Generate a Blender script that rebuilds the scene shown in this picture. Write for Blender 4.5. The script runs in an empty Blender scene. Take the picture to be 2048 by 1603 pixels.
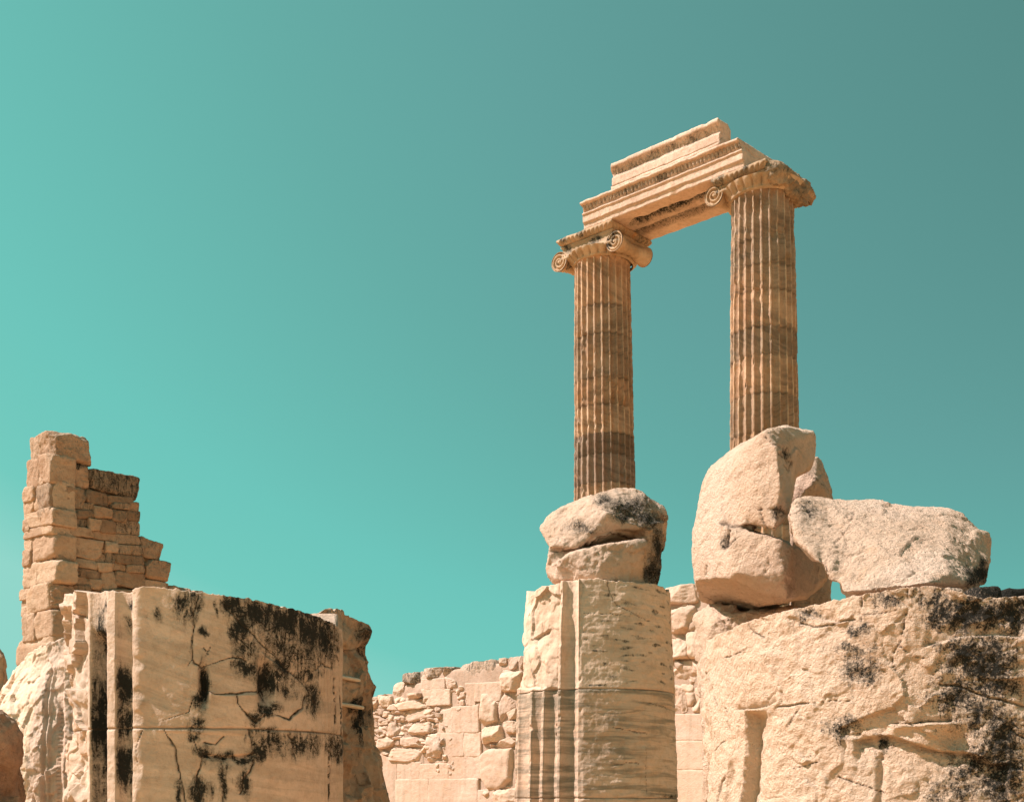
import bpy, bmesh, math, random
import numpy as np
from mathutils import Vector

# ------------------------------------------------------------------ camera, sky, sun
C = bpy.context.scene.collection
S = bpy.context.scene
F, CX, HY, EYE = 2500.0, 1024.0, 1600.0, 1.6      # focal length in photo pixels, centre column, horizon row, eye height
cam = bpy.data.cameras.new('camera')
cam.sensor_width = 36.0
cam.lens = 36.0 * F / 2048.0
cam.shift_y = (HY - 801.5) / 2048.0
cam.clip_start, cam.clip_end = 0.05, 8000.0
camo = bpy.data.objects.new('camera', cam); C.objects.link(camo)
camo.location = (0, 0, EYE); camo.rotation_euler = (math.radians(90), 0, 0)
S.camera = camo

SUN_EL, SUN_A = 50.0, 4.0                         # elevation; degrees the sun stands nearer than the picture plane (0: exactly sideways), on the left
sun_dir = Vector((-math.cos(math.radians(SUN_A)) * math.cos(math.radians(SUN_EL)),
                  -math.sin(math.radians(SUN_A)) * math.cos(math.radians(SUN_EL)), math.sin(math.radians(SUN_EL))))
sl = bpy.data.lights.new('sun', 'SUN'); sl.energy = 5.0; sl.angle = math.radians(0.5); sl.color = (1.0, 0.84, 0.78)
so = bpy.data.objects.new('sun', sl); C.objects.link(so)
so.rotation_euler = sun_dir.to_track_quat('Z', 'Y').to_euler()

w = bpy.data.worlds.new('World'); S.world = w; w.use_nodes = True
wt = w.node_tree; wt.nodes.clear()
sky = wt.nodes.new('ShaderNodeTexSky'); sky.sky_type = 'NISHITA'; sky.sun_disc = False
sky.sun_elevation = math.radians(SUN_EL)
sky.sun_rotation = math.atan2(sun_dir.x, sun_dir.y)
sky.air_density = 1.0; sky.dust_density = 1.2; sky.ozone_density = 1.0
EXPO = 0.88
# the sky's own brightness, a little brighter still towards the sun, picks its teal tone
bw = wt.nodes.new('ShaderNodeRGBToBW'); gm = wt.nodes.new('ShaderNodeTexCoord'); sx = wt.nodes.new('ShaderNodeSeparateXYZ')
m1 = wt.nodes.new('ShaderNodeMath'); m1.operation = 'MULTIPLY_ADD'; m1.inputs[1].default_value = 0.16; m1.inputs[2].default_value = 0.195
m2 = wt.nodes.new('ShaderNodeMath'); m2.operation = 'MULTIPLY_ADD'; m2.inputs[1].default_value = -0.42
rp = wt.nodes.new('ShaderNodeValToRGB')
bg = wt.nodes.new('ShaderNodeBackground'); bg.inputs['Strength'].default_value = 0.1
sc_ = wt.nodes.new('ShaderNodeVectorMath'); sc_.operation = 'SCALE'; sc_.inputs['Scale'].default_value = 10.0 / 2 ** EXPO
out = wt.nodes.new('ShaderNodeOutputWorld')
def lin(r, g, b): return tuple(((c / 255 + 0.055) / 1.055) ** 2.4 for c in (r, g, b)) + (1,)
stops = [(0.0, (60, 100, 98)), (0.317, (86, 138, 134)), (0.508, (99, 161, 157)), (0.608, (102, 173, 166)), (0.80, (110, 197, 187)), (0.91, (116, 203, 191)), (1.0, (146, 214, 202))]
e = rp.color_ramp.elements
for k, (p_, c_) in enumerate(stops):
    q_ = e[k] if k < 2 else e.new(p_)
    q_.position = p_; q_.color = lin(*c_)
for a_, b_ in ((sky.outputs[0], bw.inputs[0]), (bw.outputs[0], m1.inputs[0]), (gm.outputs['Generated'], sx.inputs[0]), (sx.outputs[0], m2.inputs[0]), (m1.outputs[0], m2.inputs[2]),
               (m2.outputs[0], rp.inputs[0]), (rp.outputs[0], sc_.inputs[0]), (sc_.outputs[0], bg.inputs[0]), (bg.outputs[0], out.inputs[0])):
    wt.links.new(a_, b_)
S.view_settings.view_transform = 'Standard'; S.view_settings.look = 'None'
S.view_settings.exposure = EXPO; S.view_settings.gamma = 1.0

# ------------------------------------------------------------------ numeric helpers
rng = np.random.default_rng(7); random.seed(7)
_perm = np.random.default_rng(3).permutation(256); _perm = np.concatenate([_perm, _perm, _perm])
_g = np.random.default_rng(4).normal(size=(256, 3)); _g /= np.linalg.norm(_g, axis=1)[:, None]

def pn(P, seed=0):
    """gradient noise, about -1..1"""
    P = np.asarray(P, float) + seed * 17.31
    i = np.floor(P).astype(int); f = P - i; u = f * f * f * (f * (f * 6 - 15) + 10); i &= 255
    r = 0
    for dx in (0, 1):
        wx = u[:, 0] if dx else 1 - u[:, 0]; hx = _perm[(i[:, 0] + dx) & 255]
        for dy in (0, 1):
            wy = wx * (u[:, 1] if dy else 1 - u[:, 1]); hy = _perm[hx + ((i[:, 1] + dy) & 255)]
            for dz in (0, 1):
                wz = wy * (u[:, 2] if dz else 1 - u[:, 2]); h = _perm[hy + ((i[:, 2] + dz) & 255)]
                d = _g[h]
                r = r + wz * (d[:, 0] * (f[:, 0] - dx) + d[:, 1] * (f[:, 1] - dy) + d[:, 2] * (f[:, 2] - dz))
    return r * 1.5

def fbm(P, o=4, seed=0, gain=0.5):
    P = np.asarray(P, float); a, t = 1.0, 0
    for k in range(o):
        t = t + a * pn(P, seed + k); P = P * 2.03; a *= gain
    return t

def ridged(P, o=3, seed=0):
    P = np.asarray(P, float); a, t = 1.0, 0
    for k in range(o):
        t = t + a * (1 - 2 * np.abs(pn(P, seed + k))); P = P * 2.1; a *= 0.5
    return t

_rj = np.random.default_rng(5).random((256, 3))
def facet(P, seed=0, warp=0.18):
    """broken stone: every cell is a plane with its own tilt and step, about -1..1"""
    P = np.asarray(P, float) + seed * 7.7
    P = P + warp * np.stack([pn(P * 1.7, seed + 1), pn(P * 1.7, seed + 2), pn(P * 1.7, seed + 3)], 1)
    i = np.floor(P).astype(int); best = np.full(len(P), 1e9); val = np.zeros(len(P))
    for ox in (-1, 0, 1):
        for oy in (-1, 0, 1):
            for oz in (-1, 0, 1):
                c = i + np.array([ox, oy, oz]); q = c & 255
                h = _perm[_perm[_perm[q[:, 0]] + q[:, 1]] + q[:, 2]]
                r = P - c - _rj[h]; d2 = (r * r).sum(1); m = d2 < best
                best = np.where(m, d2, best); val = np.where(m, (r * _g[h]).sum(1) * 1.1 + (_rj[h, 0] - 0.5) * 0.7, val)
    return val

def sst(a, b, x):
    t = np.clip((x - a) / (b - a), 0, 1); return t * t * (3 - 2 * t)

def at(px, py, d):
    return np.array([(px - CX) / F * d, d, EYE + (HY - py) / F * d])

def proj(V):
    return CX + F * V[:, 0] / V[:, 1], HY - F * (V[:, 2] - EYE) / V[:, 1]

def on_plane(px, py, p0, n):
    """point of a vertical plane (through p0, normal n, both in plan) that the photo shows at a pixel"""
    dx = (px - CX) / F
    d = (p0[0] * n[0] + p0[1] * n[1]) / (dx * n[0] + n[1])
    return at(px, py, d)

def pdist(px, py, pts):
    """distance in photo pixels to a polyline"""
    best = np.full(px.shape, 1e9)
    for (x0, y0), (x1, y1) in zip(pts[:-1], pts[1:]):
        dx, dy = x1 - x0, y1 - y0
        t = np.clip(((px - x0) * dx + (py - y0) * dy) / (dx * dx + dy * dy + 1e-9), 0, 1)
        best = np.minimum(best, (px - x0 - t * dx) ** 2 + (py - y0 - t * dy) ** 2)
    return np.sqrt(best)

def zm(x0, y0, s):
    """turns coordinates read off an enlargement into photo pixels"""
    return lambda pts: [(x0 + p[0] / s, y0 + p[1] / s) + tuple(p[2:]) for p in pts]

def blob(px, py, lst):
    """soft spots: (x, y, rx, ry, strength)"""
    r = np.zeros(px.shape)
    W = np.stack([px * 0.03, py * 0.018, px * 0], 1); px = px + 11 * fbm(W, 3, 61); py = py + 15 * fbm(W, 3, 64)
    for x, y, rx, ry, a in lst:
        r = np.maximum(r, a * np.exp(-(((px - x) / rx) ** 2 + ((py - y) / ry) ** 2)))
    return r

# ------------------------------------------------------------------ mesh helpers
def link_mesh(name, V, Fq, mat, parent=None, attrs=None, smooth=True, base=None):
    V = np.asarray(V, float)
    if base is not None: V = V - np.asarray(base)
    me = bpy.data.meshes.new(name)
    Fq = np.asarray(Fq, int); k = Fq.shape[1]
    me.vertices.add(len(V)); me.vertices.foreach_set('co', V.astype(np.float32).ravel())
    me.loops.add(Fq.size); me.loops.foreach_set('vertex_index', Fq.astype(np.int32).ravel())
    me.polygons.add(len(Fq)); me.polygons.foreach_set('loop_start', np.arange(0, Fq.size, k, dtype=np.int32))
    me.update(calc_edges=True); me.validate()
    if smooth: me.polygons.foreach_set('use_smooth', np.ones(len(me.polygons), dtype=bool))
    for n in ('stain', 'crack', 'tint'):
        a = me.attributes.new(n, 'FLOAT', 'POINT')
        v = (attrs or {}).get(n)
        if v is not None: a.data.foreach_set('value', np.broadcast_to(np.asarray(v, np.float32), (len(V),)).copy())
    me.materials.append(mat)
    o = bpy.data.objects.new(name, me); C.objects.link(o)
    if parent is not None: o.parent = parent
    elif base is not None: o.location = tuple(base)
    return o

def tag(o, label, cat, group=None, kind=None):
    o['label'] = label; o['category'] = cat
    if group: o['group'] = group
    o['kind'] = kind or 'thing'
    return o

def thing(name, label, cat, loc, group=None):
    o = bpy.data.objects.new(name, None); C.objects.link(o); o.location = tuple(loc); o.empty_display_size = 0.2
    return tag(o, label, cat, group)

def grid_faces(nr, nc, wrap=False):
    i, j = np.meshgrid(np.arange(nr - 1), np.arange(nc if wrap else nc - 1), indexing='ij')
    j2 = (j + 1) % nc
    return np.stack([i * nc + j, i * nc + j2, (i + 1) * nc + j2, (i + 1) * nc + j], -1).reshape(-1, 4)

def normals(V, Fq):
    a = np.cross(V[Fq[:, 2]] - V[Fq[:, 0]], V[Fq[:, 3]] - V[Fq[:, 1]])
    N = np.zeros_like(V)
    for k in range(4): np.add.at(N, Fq[:, k], a)
    return N / (np.linalg.norm(N, axis=1)[:, None] + 1e-12)

def relax(V, Fq, it, lam=0.5):
    E = np.concatenate([Fq[:, [0, 1]], Fq[:, [1, 2]], Fq[:, [2, 3]], Fq[:, [3, 0]]])
    cnt = np.zeros(len(V)); np.add.at(cnt, E[:, 0], 1); np.add.at(cnt, E[:, 1], 1)
    for _ in range(it):
        s = np.zeros_like(V); np.add.at(s, E[:, 0], V[E[:, 1]]); np.add.at(s, E[:, 1], V[E[:, 0]])
        V = V + lam * (s / cnt[:, None] - V)
    return V

def fuse(hulls, voxel):
    """one closed quad surface round several convex lumps (point lists) or (verts, faces) solids"""
    bm = bmesh.new()
    for h in hulls:
        if isinstance(h, tuple):
            vs = [bm.verts.new(p) for p in h[0]]
            for f in h[1]: bm.faces.new([vs[i] for i in f])
        else:
            vs = [bm.verts.new(p) for p in h]
            r = bmesh.ops.convex_hull(bm, input=vs)
            bad = [v for v in r['geom_interior'] if isinstance(v, bmesh.types.BMVert)] + \
                  [v for v in r['geom_unused'] if isinstance(v, bmesh.types.BMVert)]
            bmesh.ops.delete(bm, geom=list(set(bad)), context='VERTS')
    bmesh.ops.recalc_face_normals(bm, faces=bm.faces[:])
    me = bpy.data.meshes.new('lump'); bm.to_mesh(me); bm.free()
    o = bpy.data.objects.new('lump', me); C.objects.link(o)
    m = o.modifiers.new('r', 'REMESH'); m.mode = 'VOXEL'; m.voxel_size = voxel
    dg = bpy.context.evaluated_depsgraph_get(); ev = o.evaluated_get(dg)
    em = ev.to_mesh()
    V = np.empty(len(em.vertices) * 3); em.vertices.foreach_get('co', V); V = V.reshape(-1, 3)
    n = len(em.polygons); Fq = np.empty(n * 4, int); em.loops.foreach_get('vertex_index', Fq); Fq = Fq.reshape(-1, 4)
    ev.to_mesh_clear(); bpy.data.objects.remove(o); bpy.data.meshes.remove(me)
    return V, Fq

def rock(name, hulls, voxel, mat, parent=None, base=None, amp=0.02, freq=4.0, fine=0.35, soft=3, feat=None, seed=0, tint=0.0, chips=26, broken=0.9):
    V, Fq = fuse(hulls, voxel)
    V = relax(V, Fq, soft)
    rr = np.random.default_rng(seed + 100); ce = V.mean(0)
    for _ in range(chips):                     # crisp breaks: planes that shear off corners
        k_ = rr.normal(size=3); k_ /= np.linalg.norm(k_); h = (V - ce) @ k_
        lim = np.quantile(h, rr.uniform(.975, .998)); V = V - np.clip(h - lim, 0, None)[:, None] * k_ * 0.85
    V = relax(V, Fq, 1)
    N = normals(V, Fq)
    d = amp * (0.8 * fbm(V * freq, 3, seed) - 0.35 * np.abs(pn(V * freq * 0.9, seed + 9)) + fine * ridged(V * freq * 3.5, 3, seed + 5))
    d += amp * broken * (facet(V * freq * 0.75, seed) * sst(-.5, .3, pn(V * freq * .4, seed + 8)) + 0.35 * facet(V * freq * 2.1, seed + 2))
    d -= amp * 0.35 * sst(.30, .62, pn(V * freq * 4.5, seed + 6))
    d += amp * 0.20 * fbm(V * freq * 9, 3, seed + 3) + amp * 0.12 * fbm(V * freq * 22, 2, seed + 4)
    at_ = {'stain': np.zeros(len(V)), 'crack': np.zeros(len(V)), 'tint': np.full(len(V), tint)}
    if feat:
        px, py = proj(V)
        dd, a2 = feat(px, py, V, N)
        d = d + dd
        for k in a2: at_[k] = at_[k] + a2[k]
    V = V + N * d[:, None]
    return link_mesh(name, V, Fq, mat, parent, at_, base=base)

_cube = {}
def cube_grid(n):
    """surface of a cube, n cells a side, shared corners"""
    if n in _cube: return _cube[n]
    idx, V, Fq = {}, [], []
    def vid(p):
        k = tuple(np.round(p, 5))
        if k not in idx: idx[k] = len(V); V.append(p)
        return idx[k]
    t = np.linspace(-1, 1, n + 1)
    for ax in range(3):
        for s in (-1, 1):
            for i in range(n):
                for j in range(n):
                    q = []
                    for a, b in ((i, j), (i + 1, j), (i + 1, j + 1), (i, j + 1)):
                        p = [0, 0, 0]; p[ax] = s; p[(ax + 1) % 3] = t[a]; p[(ax + 2) % 3] = t[b]; q.append(vid(p))
                    Fq.append(q if s > 0 else q[::-1])
    _cube[n] = (np.array(V, float), np.array(Fq)); return _cube[n]

def stone(c, nrm, proud, deep, n=10, p=9.0, rough=0.03, seed=None, cut=0.0):
    """one dressed or rough stone: quad c (top-left, top-right, bottom-right, bottom-left) on a wall of normal nrm"""
    seed = random.random() * 50 if seed is None else seed
    U, Fq = cube_grid(n)
    W = U / (np.sum(np.abs(U) ** p, axis=1) ** (1 / p))[:, None]
    a, b, dd = (W[:, 0] + 1) / 2, (W[:, 1] + 1) / 2, W[:, 2]
    c = [np.asarray(q) for q in c]
    V = ((1 - a) * (1 - b))[:, None] * c[3] + (a * (1 - b))[:, None] * c[2] + (a * b)[:, None] * c[1] + ((1 - a) * b)[:, None] * c[0]
    V = V + ((dd + 1) / 2 * (proud + deep) - deep)[:, None] * np.asarray(nrm)
    sz = min(np.linalg.norm(c[1] - c[0]), np.linalg.norm(c[3] - c[0]))
    if cut:                                   # broken facets: random planes shear off corners and faces
        ce = V.mean(0); r_ = np.random.default_rng(int(seed * 9973) + 1); nn = np.asarray(nrm, float)
        for _ in range(9):
            k_ = r_.normal(size=3); k_ = k_ + nn * 0.9; k_ /= np.linalg.norm(k_)
            h = (V - ce) @ k_; lim = h.max() * (1 - cut * r_.uniform(0.3, 1.0))
            V = V - np.clip(h - lim, 0, None)[:, None] * k_
    N = normals(V, Fq)
    fr = 1.6 / max(sz, .1)
    V = V + N * (rough * min(sz, .45) * (fbm(V * fr, 3, seed) + 0.45 * ridged(V * fr * 3, 2, seed + 4)))[:, None]
    if np.dot(np.cross(c[1] - c[0], c[3] - c[0]), np.asarray(nrm)) > 0: Fq = Fq[:, ::-1]
    return V, Fq

class Bag:
    """gathers pieces of ONE part"""
    def __init__(self): self.V, self.F, self.T, self.S, self.n = [], [], [], [], 0
    def add(self, VF, tint=0.0, stain=0.0):
        V, Fq = VF
        self.V.append(V); self.F.append(Fq + self.n); self.n += len(V)
        self.T.append(np.full(len(V), tint)); self.S.append(np.broadcast_to(stain, (len(V),)))
    def build(self, name, mat, parent=None, base=None):
        V = np.concatenate(self.V)
        return link_mesh(name, V, np.concatenate(self.F), mat, parent,
                         {'tint': np.concatenate(self.T), 'stain': np.concatenate(self.S)}, base=base)

# ------------------------------------------------------------------ materials
def stone_mat(name, pale, mid, warm, scale=1.0, vein=0.0, vein_scale=3.0, vein_tilt=0.3, vein_base=0.45, vein_dist=5.0, vein_col=(0.20, 0.17, 0.13), bump=0.5, bdist=0.02, pits=0.5,
              streak=0.0, orange=0.35, speck=0.25, grain=2.1, cloud=2.2):
    m = bpy.data.materials.new(name); m.use_nodes = True
    t = m.node_tree; t.nodes.clear(); N = t.nodes.new; L = t.links.new
    def mix(fac, a, b, mode='MIX'):
        x = N('ShaderNodeMix'); x.data_type = 'RGBA'; x.blend_type = mode
        for sock, v in ((x.inputs[0], fac), (x.inputs[6], a), (x.inputs[7], b)):
            if hasattr(v, 'links'): L(v, sock)
            elif isinstance(v, (int, float)): sock.default_value = v
            else: sock.default_value = (*v, 1)
        return x.outputs[2]
    def math_(op, a, b=0.0, clamp=False):
        x = N('ShaderNodeMath'); x.operation = op; x.use_clamp = clamp
        for sock, v in ((x.inputs[0], a), (x.inputs[1], b)):
            if hasattr(v, 'links'): L(v, sock)
            else: sock.default_value = v
        return x.outputs[0]
    def noise(sc, det=5, rough=0.55, dist=0.0, vec=None):
        x = N('ShaderNodeTexNoise'); x.inputs['Scale'].default_value = sc; x.inputs['Detail'].default_value = det
        x.inputs['Roughness'].default_value = rough; x.inputs['Distortion'].default_value = dist
        L(vec or co, x.inputs['Vector']); return x.outputs[0]
    def ramp(v, a, b):
        x = N('ShaderNodeMapRange'); x.interpolation_type = 'SMOOTHSTEP'
        x.inputs['From Min'].default_value = a; x.inputs['From Max'].default_value = b; L(v, x.inputs[0]); return x.outputs[0]
    def attr(n):
        x = N('ShaderNodeAttribute'); x.attribute_name = n; return x.outputs['Fac']
    tc = N('ShaderNodeTexCoord'); oi = N('ShaderNodeObjectInfo')
    off = N('ShaderNodeVectorMath'); off.operation = 'MULTIPLY_ADD'; L(oi.outputs['Random'], off.inputs[0]); off.inputs[1].default_value = (37, 53, 71)
    L(tc.outputs['Object'], off.inputs[2]); co = off.outputs[0]
    n1 = noise(1.1 * scale, 6, 0.6, 0.4); n2 = noise(3.1 * scale, 6, 0.65, 0.8); n3 = noise(13 * scale, 6, 0.7); n4 = noise(45 * scale, 4, 0.7)
    col = mix(ramp(n1, 0.38, 0.62), pale, mid)
    col = mix(math_('MULTIPLY', ramp(n2, 0.52, 0.72), orange), col, warm)
    # bedding veins of the marble
    if vein > 0:
        mp = N('ShaderNodeMapping'); L(co, mp.inputs[0]); rt = N('ShaderNodeCombineXYZ')
        L(math_('MULTIPLY', math_('SUBTRACT', oi.outputs['Random'], 0.35), vein_tilt * 2.6), rt.inputs[0]); L(math_('MULTIPLY', math_('SUBTRACT', oi.outputs['Random'], 0.6), vein_tilt * 2.2), rt.inputs[1])
        L(rt.outputs[0], mp.inputs['Rotation'])
        ms = N('ShaderNodeMapping'); L(mp.outputs[0], ms.inputs[0]); ms.inputs['Scale'].default_value = (0.45 * vein_scale, 0.45 * vein_scale, 5.5 * vein_scale)
        st_ = noise(1.0, 6, 0.62, vein_dist * 0.12, ms.outputs[0])
        vm = math_('MULTIPLY', math_('MULTIPLY', ramp(st_, 0.42, 0.62), math_('ADD', ramp(noise(0.8, 4), 0.34, 0.66), vein_base, True)), math_('MULTIPLY', oi.outputs['Alpha'], vein))
        col = mix(vm, col, vein_col)
    col = mix(math_('MULTIPLY', ramp(n3, 0.42, 0.75), speck), col, (0.30, 0.20, 0.12), 'MULTIPLY')
    col = mix(math_('MULTIPLY', ramp(n4, 0.55, 0.75), speck * 0.7), col, (0.42, 0.33, 0.24), 'MULTIPLY')
    if streak > 0:      # grey run-off streaks, stretched downwards
        mp2 = N('ShaderNodeMapping'); L(co, mp2.inputs[0]); mp2.inputs['Scale'].default_value = (5, 5, 0.55)
        sm = ramp(noise(1.6, 5, 0.6, 0.3, mp2.outputs[0]), 0.50, 0.70)
        col = mix(math_('MULTIPLY', sm, streak), col, (0.33, 0.27, 0.20))
    tn = attr('tint')
    col = mix(math_('MULTIPLY', tn, 1.0, True), col, (0.30, 0.27, 0.24), 'MULTIPLY')
    col = mix(math_('MULTIPLY', tn, -1.0, True), col, (0.80, 0.62, 0.45))
    oc = N('ShaderNodeMix'); oc.data_type = 'RGBA'; oc.blend_type = 'MULTIPLY'; oc.inputs[0].default_value = 1.0
    L(col, oc.inputs[6]); L(oi.outputs['Color'], oc.inputs[7]); col = oc.outputs[2]
    # black lichen, and the beams' painted shade, where the stain attribute says, broken up finely
    mp3 = N('ShaderNodeMapping'); L(co, mp3.inputs[0]); mp3.inputs['Scale'].default_value = (1, 1, 0.30)
    rg = math_('ABSOLUTE', math_('SUBTRACT', noise(5.5 * scale, 6, 0.6, 1.2), 0.5))            # thin branching veins of black crust
    rg = ramp(rg, 0.05, 0.0)
    sn = math_('ADD', math_('MULTIPLY', noise(46 * scale, 8, 0.85, 0.8), grain), math_('MULTIPLY', noise(12 * scale, 8, 0.75, 1.4, mp3.outputs[0]), cloud))
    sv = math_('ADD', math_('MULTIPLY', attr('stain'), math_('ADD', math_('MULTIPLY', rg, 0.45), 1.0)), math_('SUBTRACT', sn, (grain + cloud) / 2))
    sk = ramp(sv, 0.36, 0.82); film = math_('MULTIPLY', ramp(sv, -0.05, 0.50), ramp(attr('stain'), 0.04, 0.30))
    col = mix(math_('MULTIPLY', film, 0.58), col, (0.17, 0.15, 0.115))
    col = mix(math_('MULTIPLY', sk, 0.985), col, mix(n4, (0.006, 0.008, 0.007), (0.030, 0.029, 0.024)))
    ck = math_('MULTIPLY', attr('crack'), 1.0, True)
    col = mix(ck, col, (0.060, 0.040, 0.024))
    p = N('ShaderNodeBsdfPrincipled'); L(col, p.inputs['Base Color'])
    p.inputs['Roughness'].default_value = 0.92; p.inputs['Specular IOR Level'].default_value = 0.15
    vo = N('ShaderNodeTexVoronoi'); vo.inputs['Scale'].default_value = 22 * scale; L(co, vo.inputs['Vector'])
    h = math_('ADD', math_('MULTIPLY', n3, 1.0), math_('MULTIPLY', n4, 0.55))
    h = math_('ADD', h, math_('MULTIPLY', ramp(vo.outputs['Distance'], 0.0, 0.35), 0.25 * pits))
    h = math_('ADD', h, math_('MULTIPLY', sk, -0.3))
    b = N('ShaderNodeBump'); b.inputs['Strength'].default_value = bump; b.inputs['Distance'].default_value = bdist
    L(h, b.inputs['Height']); L(b.outputs[0], p.inputs['Normal'])
    o = N('ShaderNodeOutputMaterial'); L(p.outputs[0], o.inputs[0])
    return m

PALE, MID, WARM = (0.66, 0.495, 0.385), (0.61, 0.44, 0.325), (0.54, 0.29, 0.14)
M_rock = stone_mat('rough_limestone', PALE, MID, WARM, 1.6, bump=0.85, bdist=0.045, orange=0.3, speck=0.2, grain=3.8, cloud=1.6)
M_drum = stone_mat('weathered_marble', (0.65, 0.495, 0.39), (0.59, 0.435, 0.33), (0.56, 0.37, 0.23), 1.3, vein=0.30, vein_scale=2.0, bump=0.5, bdist=0.02, orange=0.3)
M_cdrum = stone_mat('banded_marble', (0.68, 0.50, 0.38), (0.63, 0.445, 0.325), (0.58, 0.34, 0.17), 0.9, vein=0.8, vein_base=0.8, vein_scale=2.5, vein_tilt=0.05,
                    vein_col=(0.29, 0.235, 0.175), bump=0.35, bdist=0.02, orange=0.4)
M_wall = stone_mat('pale_wall_marble', (0.60, 0.455, 0.365), (0.53, 0.385, 0.295), (0.56, 0.33, 0.18), 0.8, bump=0.5, bdist=0.03, streak=0.4, orange=0.3)
M_tower = stone_mat('rubble_masonry', (0.53, 0.375, 0.265), (0.44, 0.29, 0.195), (0.44, 0.23, 0.10), 1.0, bump=0.9, bdist=0.035, orange=0.45, speck=0.4)
M_mortar = stone_mat('earth_mortar', (0.40, 0.28, 0.18), (0.33, 0.22, 0.13), (0.34, 0.19, 0.09), 1.6, bump=0.8, bdist=0.04)
M_col = stone_mat('column_marble', (0.56, 0.39, 0.28), (0.45, 0.295, 0.20), (0.50, 0.265, 0.125), 0.7, vein=0.60, vein_scale=1.3, vein_tilt=0.45, vein_dist=4.0,
                  vein_col=(0.185, 0.14, 0.108), bump=0.5, bdist=0.03, orange=0.75)
M_ent = stone_mat('entablature_marble', (0.64, 0.475, 0.375), (0.57, 0.41, 0.315), (0.52, 0.27, 0.12), 0.8, bump=0.7, bdist=0.035, orange=0.3, speck=0.4)
M_cap = stone_mat('capital_marble', (0.52, 0.38, 0.26), (0.40, 0.28, 0.18), (0.43, 0.20, 0.07), 0.9, bump=0.5, bdist=0.03, orange=0.6)
M_strap = stone_mat('white_mortar_strap', (0.64, 0.54, 0.44), (0.58, 0.48, 0.38), (0.55, 0.42, 0.3), 2.0, bump=0.2)
M_ground = stone_mat('sandy_ground', (0.62, 0.37, 0.18), (0.56, 0.33, 0.155), (0.52, 0.28, 0.12), 0.5, bump=0.6, bdist=0.03)

# ------------------------------------------------------------------ ground
gx = np.concatenate([-np.geomspace(4000, 12, 14), np.linspace(-10, 10, 21), np.geomspace(12, 4000, 14)])
gy = np.concatenate([-np.geomspace(4000, 6, 14), np.linspace(-4, 60, 65), np.geomspace(63, 4000, 14)])
X, Y = np.meshgrid(gx, gy, indexing='ij')
GV = np.stack([X.ravel(), Y.ravel(), np.zeros(X.size)], 1)
GV[:, 2] = 0.05 * fbm(GV * 0.35, 3, 2) * (np.abs(GV[:, 0]) < 60) * (np.abs(GV[:, 1]) < 90) - 0.05
g = link_mesh('ground', GV, grid_faces(len(gx), len(gy)), M_ground)
g['kind'] = 'structure'

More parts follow.
